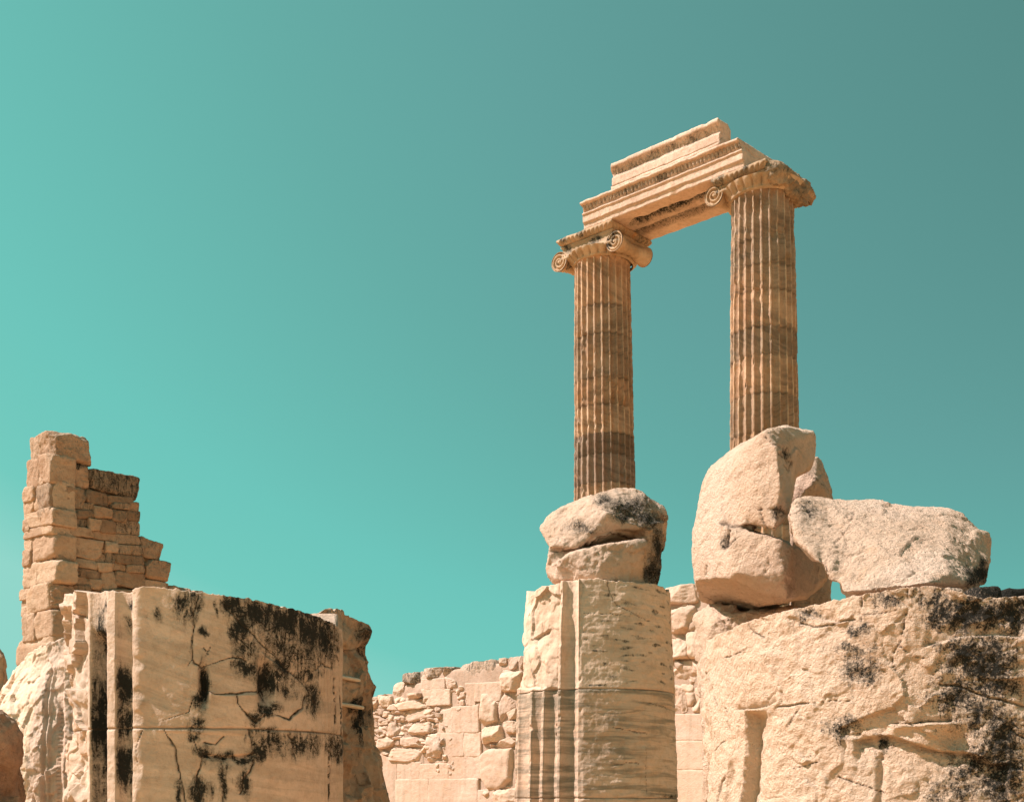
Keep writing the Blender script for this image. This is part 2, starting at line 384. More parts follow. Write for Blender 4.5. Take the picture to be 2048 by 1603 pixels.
# ------------------------------------------------------------------ broken drums standing near the camera
def drum_stack(label, cat, name, cpx, D, r, joints, ztop, feat, mat, nth=420, nz=230, zlow=1.45, cap_feat=None, group=None, part_labels=None, rough=0.006, span=112, parts=None, veins=None):
    X = (cpx - CX) / F * D; b = math.atan2(X, D)
    e0 = np.array([-math.sin(b), -math.cos(b)]); e1 = np.array([math.cos(b), -math.sin(b)])
    th = np.concatenate([np.linspace(-span, span, nth), np.linspace(span, 360 - span, 48)[1:-1]])
    tr = np.radians(th); dirs = np.cos(tr)[:, None] * e0 + np.sin(tr)[:, None] * e1
    root = thing(name, label, cat, (X, D, 0), group or 'broken column stumps')
    rf = r if callable(r) else (lambda z: np.full_like(np.asarray(z, float), r))
    zmean = float(np.mean(ztop(np.array([cpx]), np.array([0.0]))))
    edges = [0.0] + list(joints) + [None]
    for k in range(len(edges) - 1):
        za, zb = edges[k], edges[k + 1]
        top = zb is None
        if za < zlow and (zb or 99) <= zlow: rows = 10
        else: rows = max(24, int(nz * (((zb if zb else zmean) - max(za, zlow)) / (zmean - zlow))))
        fr = np.linspace(0, 1, rows)
        R0 = rf(np.full(len(th), zmean)); Pt = np.stack([X + dirs[:, 0] * R0, D + dirs[:, 1] * R0], 1)
        pxr = CX + F * Pt[:, 0] / Pt[:, 1]
        zt = ztop(pxr, th) if top else np.full(len(th), zb)
        Z = za + fr[:, None] * (zt[None, :] - za)
        if za == 0.0 and (zb or 99) > zlow:      # few rows below what the picture shows
            lo = np.linspace(0, zlow, 8)[:-1, None] * np.ones(len(th)); hi = zlow + fr[:, None] * (zt[None, :] - zlow); Z = np.concatenate([lo, hi])
        n_side = Z.shape[0]
        R = rf(Z)
        P = np.stack([X + dirs[None, :, 0] * R, D + dirs[None, :, 1] * R, Z], -1).reshape(-1, 3)
        px, py = proj(P); T = np.tile(th, n_side)
        front = (np.abs(T) < 100).astype(float)
        d, a = feat(px, py, T, P, front)
        d = d + rough * (fbm(P * 5, 4, 11) + 0.5 * ridged(P * 14, 2, 12))
        for zj in ([za] if za > 0 else []) + ([zb] if not top else []):
            wob = 0.004 * pn(P * 6, 8)
            gq = np.exp(-((P[:, 2] + wob - zj) / 0.006) ** 2); d = d - 0.012 * gq
            a['crack'] = np.maximum(a['crack'], gq * (0.35 + 0.35 * sst(-.4, .5, pn(P * 3, 90))))
        rad = np.tile(dirs, (n_side, 1)); P[:, :2] += rad * d[:, None]
        at_ = {q: a[q] for q in ('stain', 'crack', 'tint')}
        nr = n_side
        if top:          # top surface, rising and falling roughly towards the centre
            ring = P[-len(th):].copy(); nc = 26
            cz = zmean; rows_ = []
            for q in range(1, nc + 1):
                f_ = (1 - q / nc) ** 0.8 if q < nc else 0.001
                Q = ring.copy(); Q[:, 0] = X + (ring[:, 0] - X) * f_; Q[:, 1] = D + (ring[:, 1] - D) * f_
                Q[:, 2] = cz + (ring[:, 2] - cz) * f_ + (1 - f_ ** 6) * 0.03 * fbm(Q * 3, 3, 21)
                rows_.append(Q)
            P = np.concatenate([P] + rows_); nr += nc
            for q in at_: at_[q] = np.concatenate([at_[q], np.zeros(nc * len(th))])
        ob = link_mesh('drum', P, grid_faces(nr, len(th), True), mat, root, at_, base=(X, D, 0))
        if part_labels and part_labels[k]: ob['label'] = part_labels[k]
        if veins: ob.color = (1, 1, 1, veins[k])
        if parts is not None: parts.append(ob)
    return root

def theta_at(px, cpx, D, r):
    X = (cpx - CX) / F * D; b = math.atan2(X, D); t = np.radians(np.linspace(-88, 88, 3000))
    x = X - np.cos(t) * math.sin(b) * r + np.sin(t) * math.cos(b) * r; y = D - np.cos(t) * math.cos(b) * r - np.sin(t) * math.sin(b) * r
    return float(np.degrees(np.interp(px, CX + F * x / y, t)))

def flutes(T, arris, width, depth, sharp=0.16):
    """depth of flutes between neighbouring arrises (degrees, left to right)"""
    d = np.zeros(T.shape)
    for a0, a1, dep in zip(arris[:-1], arris[1:], depth):
        t = (T - (a0 + width / 2)) / (a1 - a0 - width)
        m = (t > 0) & (t < 1)
        d = np.where(m, -dep * np.sqrt(np.clip(1 - (2 * t - 1) ** 2, 0, 1)), d)
    return d

def ledge(px, py, pts, amp, wd, side=1):
    """recess that starts sharply at a traced line and fades out below (side 1) or above it (-1)"""
    xs = [p[0] for p in pts]; ys = [p[1] for p in pts]
    s = (py - np.interp(px, xs, ys)) * side
    fx = sst(xs[0] - 4, xs[0] + 8, px) * (1 - sst(xs[-1] - 8, xs[-1] + 4, px))
    return -amp * fx * sst(0, 2.5, s) * np.exp(-np.clip(s, 0, None) / wd)

def cracks(px, py, lst, P):
    wob = 4.0 * pn(P * 9, 31) + 2.4 * pn(P * 26, 32)
    c = np.zeros(px.shape); vary = 0.35 + 0.6 * sst(-.5, .6, pn(P * 6, 33))
    for pts, wd in lst:
        dd = pdist(px + wob, py + 3.0 * pn(P * 11, 35) + 1.6 * pn(P * 28, 36), pts)
        c = np.maximum(c, np.exp(-(dd / (wd * vary)) ** 2))
    return c

# --- left drum: smooth shaded face, two flutes at its left, black lichen
z2 = zm(0, 1120, 2.56)
LD_cracks = [(z2(a), wd) for a, wd in [
    ([(1010, 170), (990, 300), (985, 430), (980, 500), (1020, 545), (1100, 520), (1200, 495), (1260, 515)], 1.6),
    ([(1045, 655), (1100, 680), (1150, 685), (1200, 680), (1330, 675), (1380, 650)], 2.2),
    ([(1210, 690), (1240, 770), (1300, 830), (1360, 790), (1420, 790), (1480, 815), (1550, 755), (1565, 690)], 2.2),
    ([(840, 865), (885, 960), (905, 1050), (930, 1160), (945, 1236)], 2.0),
    ([(985, 905), (1010, 960), (1040, 1015), (1010, 1100), (1025, 1236)], 2.2),
    ([(1270, 870), (1295, 960), (1300, 1040), (1255, 1110), (1230, 1190)], 2.6),
    ([(1130, 1035), (1150, 1100), (1145, 1236)], 1.8),
    ([(1040, 935), (1100, 945), (1150, 900)], 1.8),
    ([(1185, 235), (1160, 230), (1135, 200)], 1.6), ([(1145, 230), (1250, 340), (1340, 430), (1480, 560), (1570, 640), (1615, 740)], 1.5),
    ([(995, 700), (960, 770), (830, 820)], 1.0), ([(1480, 890), (1500, 920), (1495, 1000)], 1.5), ([(735, 865), (700, 960), (705, 1030)], 1.0),
    ([(1680, 330), (1690, 500), (1720, 700), (1690, 1000), (1680, 1236)], 1.4), ([(1715, 330), (1735, 600), (1745, 900)], 1.2),
    ([(1610, 560), (1650, 530), (1690, 560)], 1.4), ([(960, 540), (985, 500)], 1.0), ([(1040, 500), (1075, 440), (1060, 480), (1045, 440)], 1.0)]]
LD_stains = [(x / 2.56, 1120 + y / 2.56, rx / 2.56, ry / 2.56, s) for x, y, rx, ry, s in [
    (935, 230, 60, 75, .82), (1000, 200, 30, 60, .7), (990, 270, 20, 40, .8), (1200, 230, 60, 60, .98), (1225, 330, 62, 110, .97), (1330, 280, 110, 90, .95),
    (1450, 310, 130, 120, .98), (1580, 340, 120, 130, 1.0), (1660, 400, 60, 130, .95), (1260, 450, 70, 60, .8), (1540, 480, 120, 90, .72), (1420, 420, 120, 80, .66),
    (1270, 550, 70, 50, .92), (1370, 600, 62, 100, 1.05), (1440, 560, 70, 110, .75), (1480, 660, 60, 60, .72), (1560, 590, 90, 50, .68), (1600, 720, 50, 90, .82),
    (1370, 765, 60, 30, .95), (1300, 810, 40, 45, .85), (1040, 640, 32, 115, 1.2), (1020, 720, 45, 40, .85), (1010, 830, 50, 30, .75), (1000, 900, 50, 30, .72),
    (1380, 940, 100, 70, .80), (1330, 980, 70, 50, .85), (1550, 940, 110, 70, .80), (1300, 960, 22, 90, .9), (1200, 1010, 130, 24, .85), (1050, 985, 50, 40, .8),
    (1030, 1180, 60, 70, .92), (920, 1190, 30, 60, .9), (1150, 1150, 28, 110, .85), (1250, 1120, 30, 80, 1.0), (1720, 960, 50, 80, .85), (1740, 1000, 30, 60, .8),
    (1370, 870, 60, 24, .8), (1040, 355, 26, 20, .9), (1115, 240, 18, 40, .8), (985, 400, 10, 60, .6), (790, 270, 25, 50, .68), (1010, 860, 60, 18, .7), (1450, 480, 200, 130, .5),
    (515, 800, 60, 470, 1.15), (600, 560, 60, 60, .7), (620, 640, 60, 100, 1.0), (610, 830, 60, 110, .95), (600, 1050, 55, 130, .95), (660, 900, 35, 160, .7), (620, 330, 35, 50, .6), (680, 230, 25, 45, .75), (520, 360, 50, 40, .8),
    (540, 220, 25, 40, .6)]]
TA, TB, TC = [theta_at(q, 415, 9.4, 1.0) for q in (175, 222, 277)]
def left_feat(px, py, T, P, front):
    n = len(px)
    up = sst(1250, 1290, py + 10 * pn(P * 9, 2))
    f2 = flutes(T, [TA, TB], 4.2, [0.15]); f1 = flutes(T, [TB, TC], 4.4, [0.085])
    d = f2 * (0.14 + 0.86 * up) + f1 * (0.55 + 0.45 * sst(1190, 1340, py))
    br = sst(TA + 1, TA - 3, T)                                  # broken rubble side
    d += br * (-0.03 + 0.045 * fbm(P * 2.6, 4, 5) + 0.055 * facet(P * 3.4, 9) + 0.014 * facet(P * 9, 10))
    arr = np.exp(-((T - TC) / 2.6) ** 2)                  # chipped fillet
    d += arr * (0.018 - 0.035 * sst(.05, .5, pn(P * 8, 4)) * (1 - 0.6 * sst(1250, 1330, py)))
    tq = np.clip((T - TC - 2) / 44, 0, 1); d -= 0.050 * np.sin(math.pi * tq) * (1 - tq)
    d += 0.012 * sst(TC + 2, TC + 9, T) * fbm(P * 1.7, 3, 7)
    # hollows and flaked edges in the smooth face
    d += -0.075 * np.exp(-(((px - 407) / 8) ** 2) ** 1.5 - (((py - 1372) / 38) ** 2) ** 2)
    d += -0.085 * np.exp(-(((px - 532) / 14) ** 2) ** 1.5 - (((py - 1365) / 42) ** 2) ** 1.5)
    d += ledge(px, py, z2([(1050, 655), (1150, 688), (1330, 680)]), -0.010, 14, 1)
    d += ledge(px, py, z2([(1320, 770), (1420, 785), (1480, 812), (1560, 750)]), -0.009, 14, 1)
    d += ledge(px, py, z2([(1040, 985), (1150, 1000), (1300, 985)]), 0.05, 8, 1)
    d += ledge(px, py, z2([(1340, 470), (1430, 540), (1540, 620), (1610, 700)]), 0.02, 20, -1)
    d += ledge(px, py, z2([(800, 870), (1000, 880), (1250, 890)]), 0.006, 60, 1)
    d += 0.010 * sst(640, 655, px) * np.sin(px * 1.1 + 1.5 * pn(P * 2, 3))
    c = cracks(px, py, LD_cracks, P) * front
    d -= 0.012 * c
    st = blob(px, py, LD_stains) * front * (0.94 + 0.22 * pn(P * np.array([9, 9, 4]), 68) + .14 * pn(P * np.array([22, 22, 9]), 69))
    st = np.maximum(st, 0.55 * c)
    st *= np.where(px > 287, 1, np.where(T < TC + 1, sst(0.0, -0.02, f1 + f2) * 0.9 + 0.1, 1))
    st -= 0.5 * sst(TA, TA - 3, T)
    return d, {'stain': np.clip(st, 0, 1.2), 'crack': 0.75 * c, 'tint': 0.10 * fbm(P * 2.2, 3, 41) + 0.05}
LZ = lambda y, d: EYE + (HY - y) / F * d
def left_top(px, th):
    y = np.interp(px, [120, 150, 178, 215, 262, 285, 300, 400, 500, 600, 640, 672, 684], [1205, 1190, 1194, 1188, 1188, 1178, 1176, 1183, 1194, 1214, 1226, 1240, 1252])
    dep = 9.4 - 1.0 * np.cos(np.radians(th)) * 0.97
    z = LZ(y, np.where(np.abs(th) < 95, dep, 9.5)); z = np.where(np.abs(th) > 95, 3.05, z)
    return z + 0.010 * fbm(np.stack([px * .09, px * 0, px * 0], 1), 3, 3)
drum_stack('big black stained marble column drum in the left foreground, two dark flutes at its side', 'column drum', 'column_stump', 415, 9.4, 1.0,
           [EYE + (HY - 1455) / F * 8.42], left_top, left_feat, M_drum, nth=560, nz=250, part_labels=['cracked lower drum', 'lichen blackened upper drum'], rough=0.004)

# --- centre stump: fluted on the left, banded smooth face on the right
z5 = zm(1020, 960, 2.492)
CD_cracks = [(z5(a), wd) for a, wd in [([(490, 490), (500, 560), (540, 620), (640, 680), (690, 700)], 1.1), ([(690, 1110), (790, 1130)], 1),
    ([(520, 1225), (600, 1250), (680, 1260)], .9), ([(520, 1415), (640, 1405)], 1.1), ([(380, 660), (560, 665), (640, 660)], .6), ([(680, 1330), (680, 1560)], .5)]]
def centre_feat(px, py, T, P, front):
    joint = sst(1372, 1378, py)
    arr = [-87, -74] + [theta_at(q, 1191, 16.0, 1.02) for q in (1060, 1084, 1117, 1158.5)]
    fl = flutes(T, arr, 2.4, [0.10] * 5)
    zx = 1020 + np.array([60, 75, 160, 235, 245, 345]) / 2.492
    brk = (1 - joint) * (1 - sst(arr[4] - 4, arr[4], T))                       # upper drum: left flutes broken away
    lowbrk = joint * (1 - sst(arr[2], arr[3], T)) * sst(1500, 1400, py)
    d = fl * (1 - brk) * (1 - 0.5 * lowbrk)
    d += brk * (-0.06 + 0.05 * fbm(P * np.array([2.4, 2.4, 1.5]), 3, 51) + 0.030 * facet(P * np.array([2.2, 2.2, 1.4]), 7) + 0.007 * facet(P * 7, 8))
    # flake scar widening upwards in the last flute
    scar = (1 - joint) * np.clip((T - arr[4] - 1 + 6 * sst(1175, 1360, py)) / 4, 0, 1) * (T < arr[5] - .5) * sst(1372, 1180, py)
    d += 0.03 * scar
    tq = np.clip((T - arr[5] - 1.2) / 44, 0, 1); d -= 0.056 * np.sin(math.pi * tq) * (1 - tq)
    right = sst(arr[5] + 1, arr[5] + 3, T)
    d += right * (0.012 * fbm(P * 2.5, 3, 53) + 0.004 * ridged(P * np.array([3, 3, 12]), 2, 54))
    arm = sum(np.exp(-((T - a) / 1.6) ** 2) for a in arr)
    d -= 0.02 * arm * sst(0.2, 0.6, pn(P * 9, 55))
    d += ledge(px, py, z5([(90, 790), (130, 760), (180, 735)]), 0.06, 12, 1)
    c = cracks(px, py, CD_cracks, P) * front
    for hx, hy, hr in ((216, 1218, 2.2), (218, 1265, 3.6), (220, 1285, 2), (225, 1333, 1.8)):
        x_, y_ = 1020 + hx / 2.492, 960 + hy / 2.492
        q = np.exp(-(((px - x_) ** 2 + (py - y_) ** 2) / hr ** 2)); c = np.maximum(c, q * front); d -= 0.03 * q * front
    d -= 0.01 * c
    st = 0.5 * np.exp(-((py - 1592) / 6) ** 2) * sst(1300, 1340, px) + 0.42 * (sst(0.15, 0.5, pn(P * np.array([5, 5, 22]), 57)) * (1 - joint) * right)
    return d, {'stain': np.clip(st, 0, 1), 'crack': 0.8 * c, 'tint': 0.10 * joint + 0.12 * fbm(P * 2, 3, 56)}
def centre_top(px, th):
    y = np.interp(px, [1045, 1056, 1075, 1100, 1140, 1165, 1200, 1260, 1310, 1330, 1340], [1215, 1190, 1176, 1166, 1158, 1156, 1156, 1164, 1168, 1178, 1190])
    dep = 16.0 - 0.95 * np.cos(np.radians(th))
    return np.where(np.abs(th) < 95, LZ(y, dep), 4.3) + 0.022 * fbm(np.stack([px * .08, px * 0, px * 0], 1), 3, 3)
drum_stack('central column stump of pale banded marble, fluted on its left, carrying a boulder', 'column stump', 'column_stump', 1191, 16.0,
           lambda z: np.interp(z, [0, 1.6, 3.0, 4.4], [1.09, 1.035, 1.0, 0.93]), [EYE + (HY - 1595) / F * 15, EYE + (HY - 1376) / F * 15.0], centre_top, centre_feat, M_cdrum,
           nth=520, nz=240, zlow=1.4, part_labels=[None, 'grey banded fluted drum', 'broken mottled upper drum'], rough=0.006, veins=[1, 1.15, 0.35])

# --- right drum: huge rough lit drum
z7 = zm(1300, 1150, 2.738)
RD_cracks = [(z7(a), wd) for a, wd in [
    ([(1408, 80), (1405, 200), (1385, 300), (1362, 370), (1335, 425), (1330, 480), (1345, 520)], 2.4), ([(1362, 380), (1430, 435), (1510, 455)], 1.6),
    ([(1140, 85), (1155, 130), (1152, 200), (1165, 255)], 2.0), ([(545, 190), (540, 235), (560, 290), (630, 345)], 1.8), ([(1165, 215), (1280, 205), (1400, 185)], 1.0),
    ([(820, 262), (900, 285), (1000, 265), (1060, 250), (1120, 240)], 2.4), ([(420, 452), (490, 420), (560, 395)], 1.6), ([(700, 718), (790, 710), (880, 698)], 3.2), ([(880, 698), (1000, 685), (1110, 685)], 1.2),
    ([(1585, 592), (1700, 605), (1780, 645), (1860, 672), (1960, 692), (2048, 720)], 2.6), ([(830, 735), (790, 790), (770, 830)], 1.3), ([(1390, 540), (1420, 610)], 1.0),
    ([(1320, 805), (1450, 812), (1540, 800), (1650, 800)], 1.8), ([(1030, 1100), (1150, 1140), (1290, 1190)], 1.5), ([(410, 1090), (385, 1160), (370, 1236)], 3.0), ([(420, 730), (430, 800), (435, 850)], 2.2),
    ([(395, 905), (360, 960)], 1.5), ([(300, 510), (340, 560), (360, 640), (372, 715)], 2.2), ([(770, 1060), (850, 1040), (930, 1020)], 1.2), ([(1960, 830), (2048, 890)], 2)]]
RD_cracks = [(a, wd * .7) for a, wd in RD_cracks]
RD_stains = [(1300 + x / 2.738, 1150 + y / 2.738, rx / 2.738, ry / 2.738, s) for x, y, rx, ry, s in [
    (1640, 230, 140, 75, .9), (1800, 235, 190, 85, 1.05), (1950, 220, 130, 100, 1.05), (1700, 160, 200, 40, .7), (2020, 170, 60, 60, .8), (1560, 120, 130, 50, .6),
    (1720, 450, 140, 100, .95), (1850, 470, 150, 140, 1.05), (1880, 600, 140, 90, .95), (1670, 660, 140, 110, .74), (1820, 760, 150, 130, .80), (1920, 900, 120, 160, .88), (1930, 1100, 150, 160, .90), (1780, 1050, 160, 110, .68),
    (1640, 380, 130, 30, .66), (1150, 300, 90, 40, .64), (1180, 270, 40, 25, .7), (1130, 410, 110, 30, .62), (1150, 520, 100, 110, .60), (1300, 130, 90, 60, .58), (870, 220, 70, 40, .58), (1050, 830, 110, 70, .52), (1700, 1180, 200, 80, .62), (1270, 940, 40, 60, .55), (1950, 690, 40, 20, .6)]]
def right_feat(px, py, T, P, front):
    mk_ = sst(1440, 1560, px); d = 0.014 * fbm(P * 2.0, 3, 61) + mk_ * (0.014 * facet(P * 2.3, 5) + 0.007 * facet(P * 6.5, 6)) + 0.003 * ridged(P * 7, 2, 62) + 0.006 * fbm(P * 20, 3, 63)
    # groove of an old flute, deepest at its sharp left lip
    gx, gy = z7([(525, 740)])[0]; gx1 = z7([(705, 0)])[0][0]
    lx = gx + np.interp(py, [gy, gy + 90, 1603], [0, -2, -14]) + 3 * pn(P * 4, 64)
    t = (px - lx) / (gx1 - lx)
    d += -0.085 * sst(gy - 3, gy + 14, py) * sst(0, 0.05, t) * np.clip(1 - t, 0, 1) ** 1.3
    t2 = (px - (lx - 32)) / 26; d += -0.035 * sst(gy + 60, gy + 130, py) * sst(0, .3, t2) * np.clip(1 - t2, 0, 1)
    d += ledge(px, py, z7([(470, 742), (560, 735), (640, 722), (700, 690)]), 0.030, 9, -1)
    d += ledge(px, py, z7([(1120, 900), (1200, 880), (1310, 872), (1400, 900), (1500, 935), (1600, 960), (1720, 962), (1800, 985), (1870, 1030), (1960, 1030)]), 0.050, 36, 1)
    d += ledge(px, py, z7([(1310, 812), (1450, 820), (1540, 808), (1660, 805)]), -0.03, 18, 1)
    d += ledge(px, py, z7([(1460, 812), (1540, 806), (1660, 802)]), 0.035, 12, -1)
    d += ledge(px, py, z7([(810, 200), (900, 240), (1030, 262)]), 0.024, 20, -1)
    d += -0.05 * np.exp(-((px - 1910) / 24) ** 2 - ((py - 1480) / 22) ** 2)
    d += ledge(px, py, z7([(1500, 395), (1700, 340), (1900, 330), (2048, 350)]), 0.02, 18, -1)
    d += -0.03 * np.exp(-((px - z7([(1260, 0)])[0][0]) / 8) ** 2) * sst(1500, 1520, py)
    d += 0.02 * np.exp(-(((px - 1543) / 22) ** 2 + ((py - 1310) / 14) ** 2))
    left = 1 - sst(1416, 1436, px)
    d += left * (0.05 * fbm(P * 4, 3, 66)) * sst(1290, 1400, py)
    c = cracks(px, py, RD_cracks, P) * front
    d -= 0.014 * c
    st = blob(px, py, RD_stains) * front * (0.86 + 0.30 * pn(P * 7, 65) + 0.25 * pn(P * 17, 66))
    return d, {'stain': np.clip(st, 0, 1.1), 'crack': 0.6 * c, 'tint': -0.20 + 0.12 * fbm(P * 3, 3, 67) - 0.12 * (1 - sst(1450, 1750, px))}
def right_top(px, th):
    y = np.interp(px, [1420, 1440, 1500, 1550, 1600, 1700, 1800, 1850, 1890, 1945, 1960, 2048, 2300], [1262, 1250, 1226, 1213, 1203, 1184, 1173, 1171, 1176, 1196, 1201, 1201, 1215])
    dep = 6.3 - 1.12 * np.cos(np.radians(th)) * 0.95
    return np.where(np.abs(th) < 95, LZ(y, dep), 2.45) + 0.008 * fbm(np.stack([px * .07, px * 0, px * 0], 1), 3, 3)
drum_stack('huge rough orange white column drum filling the lower right corner under the fallen boulders', 'column drum', 'column_stump', 1872, 6.3, 1.13,
           [], right_top, right_feat, M_rock, nth=640, nz=230, rough=0.007)

# --- weathered stump peeping out right behind the left drum
def behind_feat(px, py, T, P, front):
    d = 0.05 * fbm(P * 2.6, 4, 71) + 0.05 * facet(P * 3.0, 11) + 0.015 * facet(P * 8, 12)
    d += -0.05 * np.exp(-((py - 1300) / 14) ** 2) + 0.02 * np.exp(-((py - 1262) / 18) ** 2) + 0.05 * sst(1400, 1560, py)
    d += flutes(T, [40, 55, 70, 85], 3, [.06, .06, .06]) * sst(1390, 1430, py)
    st = blob(px, py, [(725, 1265, 12, 20, .72), (722, 1440, 12, 45, 1.0), (708, 1405, 14, 12, .7), (735, 1300, 10, 40, .6)])
    c = cracks(px, py, [(z2([(1820, 1080), (1830, 1150), (1850, 1150), (1845, 1080)]), 1.2), (z2([(1880, 440), (1790, 460), (1740, 470)]), 1.3)], P) * front
    return d, {'stain': st * front, 'crack': c * .7, 'tint': 0.12 + 0.15 * fbm(P * 2, 3, 73)}
def behind_top(px, th):
    y = np.interp(px, [630, 650, 690, 697, 720, 734, 742, 760], [1222, 1212, 1212, 1222, 1238, 1254, 1290, 1340])
    dep = 12.2 - 0.9 * np.cos(np.radians(th))
    return np.where(np.abs(th) < 95, LZ(y, dep), 3.2) + 0.02 * fbm(np.stack([px * .1, px * 0, px * 0], 1), 3, 3)
bs = drum_stack('weathered brown column stump with two white bands, just behind the black stained drum', 'column stump', 'column_stump', 560, 12.2,
           lambda z: np.interp(z, [0, 1.6, 2.4, 3.5], [1.0, 0.95, 0.87, 0.80]), [], behind_top, behind_feat, M_tower, nth=360, nz=150, rough=0.012)
Xb = (560 - CX) / F * 12.2
for yy in (1361, 1415):                              # pale repair bands
    z = EYE + (HY - yy) / F * 11.8
    th = np.radians(np.linspace(15, 54 if yy < 1400 else 56, 60)); b = math.atan2(Xb, 12.2)
    e0 = np.array([-math.sin(b), -math.cos(b)]); e1 = np.array([math.cos(b), -math.sin(b)])
    dr = np.cos(th)[:, None] * e0 + np.sin(th)[:, None] * e1
    prof = [(-0.05, -0.014), (0.02, -0.014), (0.028, 0.0), (0.02, 0.014), (-0.05, 0.016)]
    rr = (0.90 if yy < 1400 else 0.92)
    V = np.concatenate([np.column_stack([Xb + dr[:, 0] * (rr + a), 12.2 + dr[:, 1] * (rr + a), np.full(60, z + c) + 0.02 * np.sin(th * 3)]) for a, c in prof])
    link_mesh('repair_band', V, grid_faces(5, 60), M_strap, bs, base=(Xb, 12.2, 0))

# --- broken stump at far left, its lit bulging side towards the sun
def far_feat(px, py, T, P, front):
    d = 0.04 * fbm(P * 1.8, 3, 81) + 0.03 * facet(P * 2.6, 13) + 0.012 * facet(P * 8, 14)
    sm = sst(1330, 1420, py)
    d += -0.05 * sst(84, 90, px) * (1 - sst(122, 130, px)) * sst(1320, 1350, py) * (1 - .6 * np.exp(-((px - 95) / 3) ** 2))
    d += -0.16 * (1 - sst(1290, 1420, py + 12 * pn(P * 3, 8))) * (T < -20)
    c = cracks(px, py, [(z2([(240, 540), (215, 620), (220, 760), (190, 900), (190, 1100)]), 1.2), (z2([(250, 540), (300, 600), (270, 660)]), 1.2)], P) * front
    bead = (np.abs(px - 117) < 4) * sst(1405, 1420, py) * (np.sin(py * 0.75) > 0.55)
    d += -0.007 * bead
    return d, {'stain': np.zeros(len(px)), 'crack': np.maximum(c * .6, .3 * bead), 'tint': 0.1 * fbm(P * 2, 3, 83) - 0.40 * (T < -40)}  # sunward bulge tinted paler: its sunlight put into the colour
def far_top(px, th):
    y = np.interp(px, [0, 12, 24, 50, 90, 120, 145, 200], [1375, 1340, 1312, 1293, 1278, 1270, 1274, 1300])
    dep = 13.0 - 0.95 * np.cos(np.radians(th))
    return np.where(np.abs(th) < 95, LZ(y, dep), 2.95) + 0.02 * fbm(np.stack([px * .1, px * 0, px * 0], 1), 3, 3)
drum_stack('broken fluted stump at far left, pale sunlit bulge, below the ruined tower', 'column stump', 'column_stump', 200, 13.0,
           lambda z: np.interp(z, [0, 1.6, 2.2, 3.2], [1.06, 1.03, 1.0, 0.90]), [], far_top, far_feat, M_wall, nth=380, nz=170, rough=0.012)

# ------------------------------------------------------------------ loose boulders
def H(z, pts, dd=0.0):
    return [tuple(at(x, y, d + dd)) for x, y, d in z(pts)]

# boulder on the centre stump
cb_a = [(150, 240, 15.75), (190, 185, 15.9), (260, 130, 15.9), (400, 85, 15.8), (540, 38, 16.1), (620, 50, 16.2), (680, 90, 16.1), (770, 150, 16.25), (778, 190, 16.25), (768, 262, 16.3),
        (690, 232, 15.65), (560, 250, 15.4), (480, 165, 15.3), (400, 285, 15.35), (330, 330, 15.4), (195, 335, 15.55), (260, 150, 16.8), (500, 60, 17.0), (700, 110, 16.9), (250, 330, 16.7), (740, 260, 16.9)]
cb_b = [(215, 500, 15.5), (178, 440, 15.75), (235, 400, 15.35), (350, 352, 15.2), (500, 310, 15.12), (674, 299, 15.15), (690, 528, 15.3), (440, 495, 15.15), (215, 520, 16.7), (680, 300, 16.6), (690, 530, 16.6), (250, 380, 16.6)]
cb_c = [(680, 220, 15.65), (775, 200, 15.95), (757, 330, 15.95), (745, 430, 15.9), (722, 530, 15.9), (600, 530, 15.8), (600, 250, 15.8), (775, 200, 16.8), (740, 430, 16.8), (720, 530, 16.8), (620, 530, 16.8), (600, 250, 16.8)]
cb_d = [(190, 340, 15.6), (190, 400, 15.6), (180, 440, 15.7), (300, 420, 15.5), (340, 340, 15.6), (200, 400, 16.6), (500, 290, 16.5), (500, 420, 16.5), (600, 280, 15.9)]
def cb_feat(px, py, V, N):
    f = (N[:, 1] < 0.35).astype(float)
    c = cracks(px, py, [(z5([(480, 150), (540, 190), (620, 220), (700, 240), (725, 250)]), 1.0), (z5([(360, 345), (420, 300), (500, 270), (620, 290), (680, 300)]), 2.4), (z5([(190, 355), (280, 350), (350, 345)]), 1.5)], V) * f
    st = blob(px, py, [(1020 + x / 2.492, 960 + y / 2.492, rx / 2.492, ry / 2.492, s) for x, y, rx, ry, s in
         [(600, 130, 130, 60, .62), (700, 190, 80, 50, .7), (730, 330, 35, 120, .85), (715, 450, 30, 80, .95), (470, 100, 60, 40, .6), (360, 240, 90, 40, .5), (590, 180, 90, 30, .65)]]) * f
    d = ledge(px, py, z5([(360, 345), (420, 290), (500, 268), (600, 268), (676, 290)]), 0.05, 9, -1)
    d += ledge(px, py, z5([(480, 150), (540, 190), (620, 220), (720, 245)]), 0.04, 18, -1) * .8
    d += ledge(px, py, z5([(410, 95), (450, 125), (520, 110)]), 0.04, 12, -1)
    return d * f - 0.02 * c, {'stain': st, 'crack': 0.75 * c, 'tint': 0.5 * blob(px, py, [(1290, 1040, 40, 60, .8), (1240, 1010, 40, 20, .6)]) * f}
o = rock('fallen_boulder', [H(z5, cb_a), H(z5, cb_b), H(z5, cb_c), H(z5, cb_d)], 0.016, M_rock, None, at(1200, 1165, 16.0), amp=0.034, freq=2.1, fine=.22, soft=2, feat=cb_feat, seed=3, chips=5)
tag(o, 'cracked grey brown boulder balanced on the central banded column stump', 'boulder', 'fallen boulders')

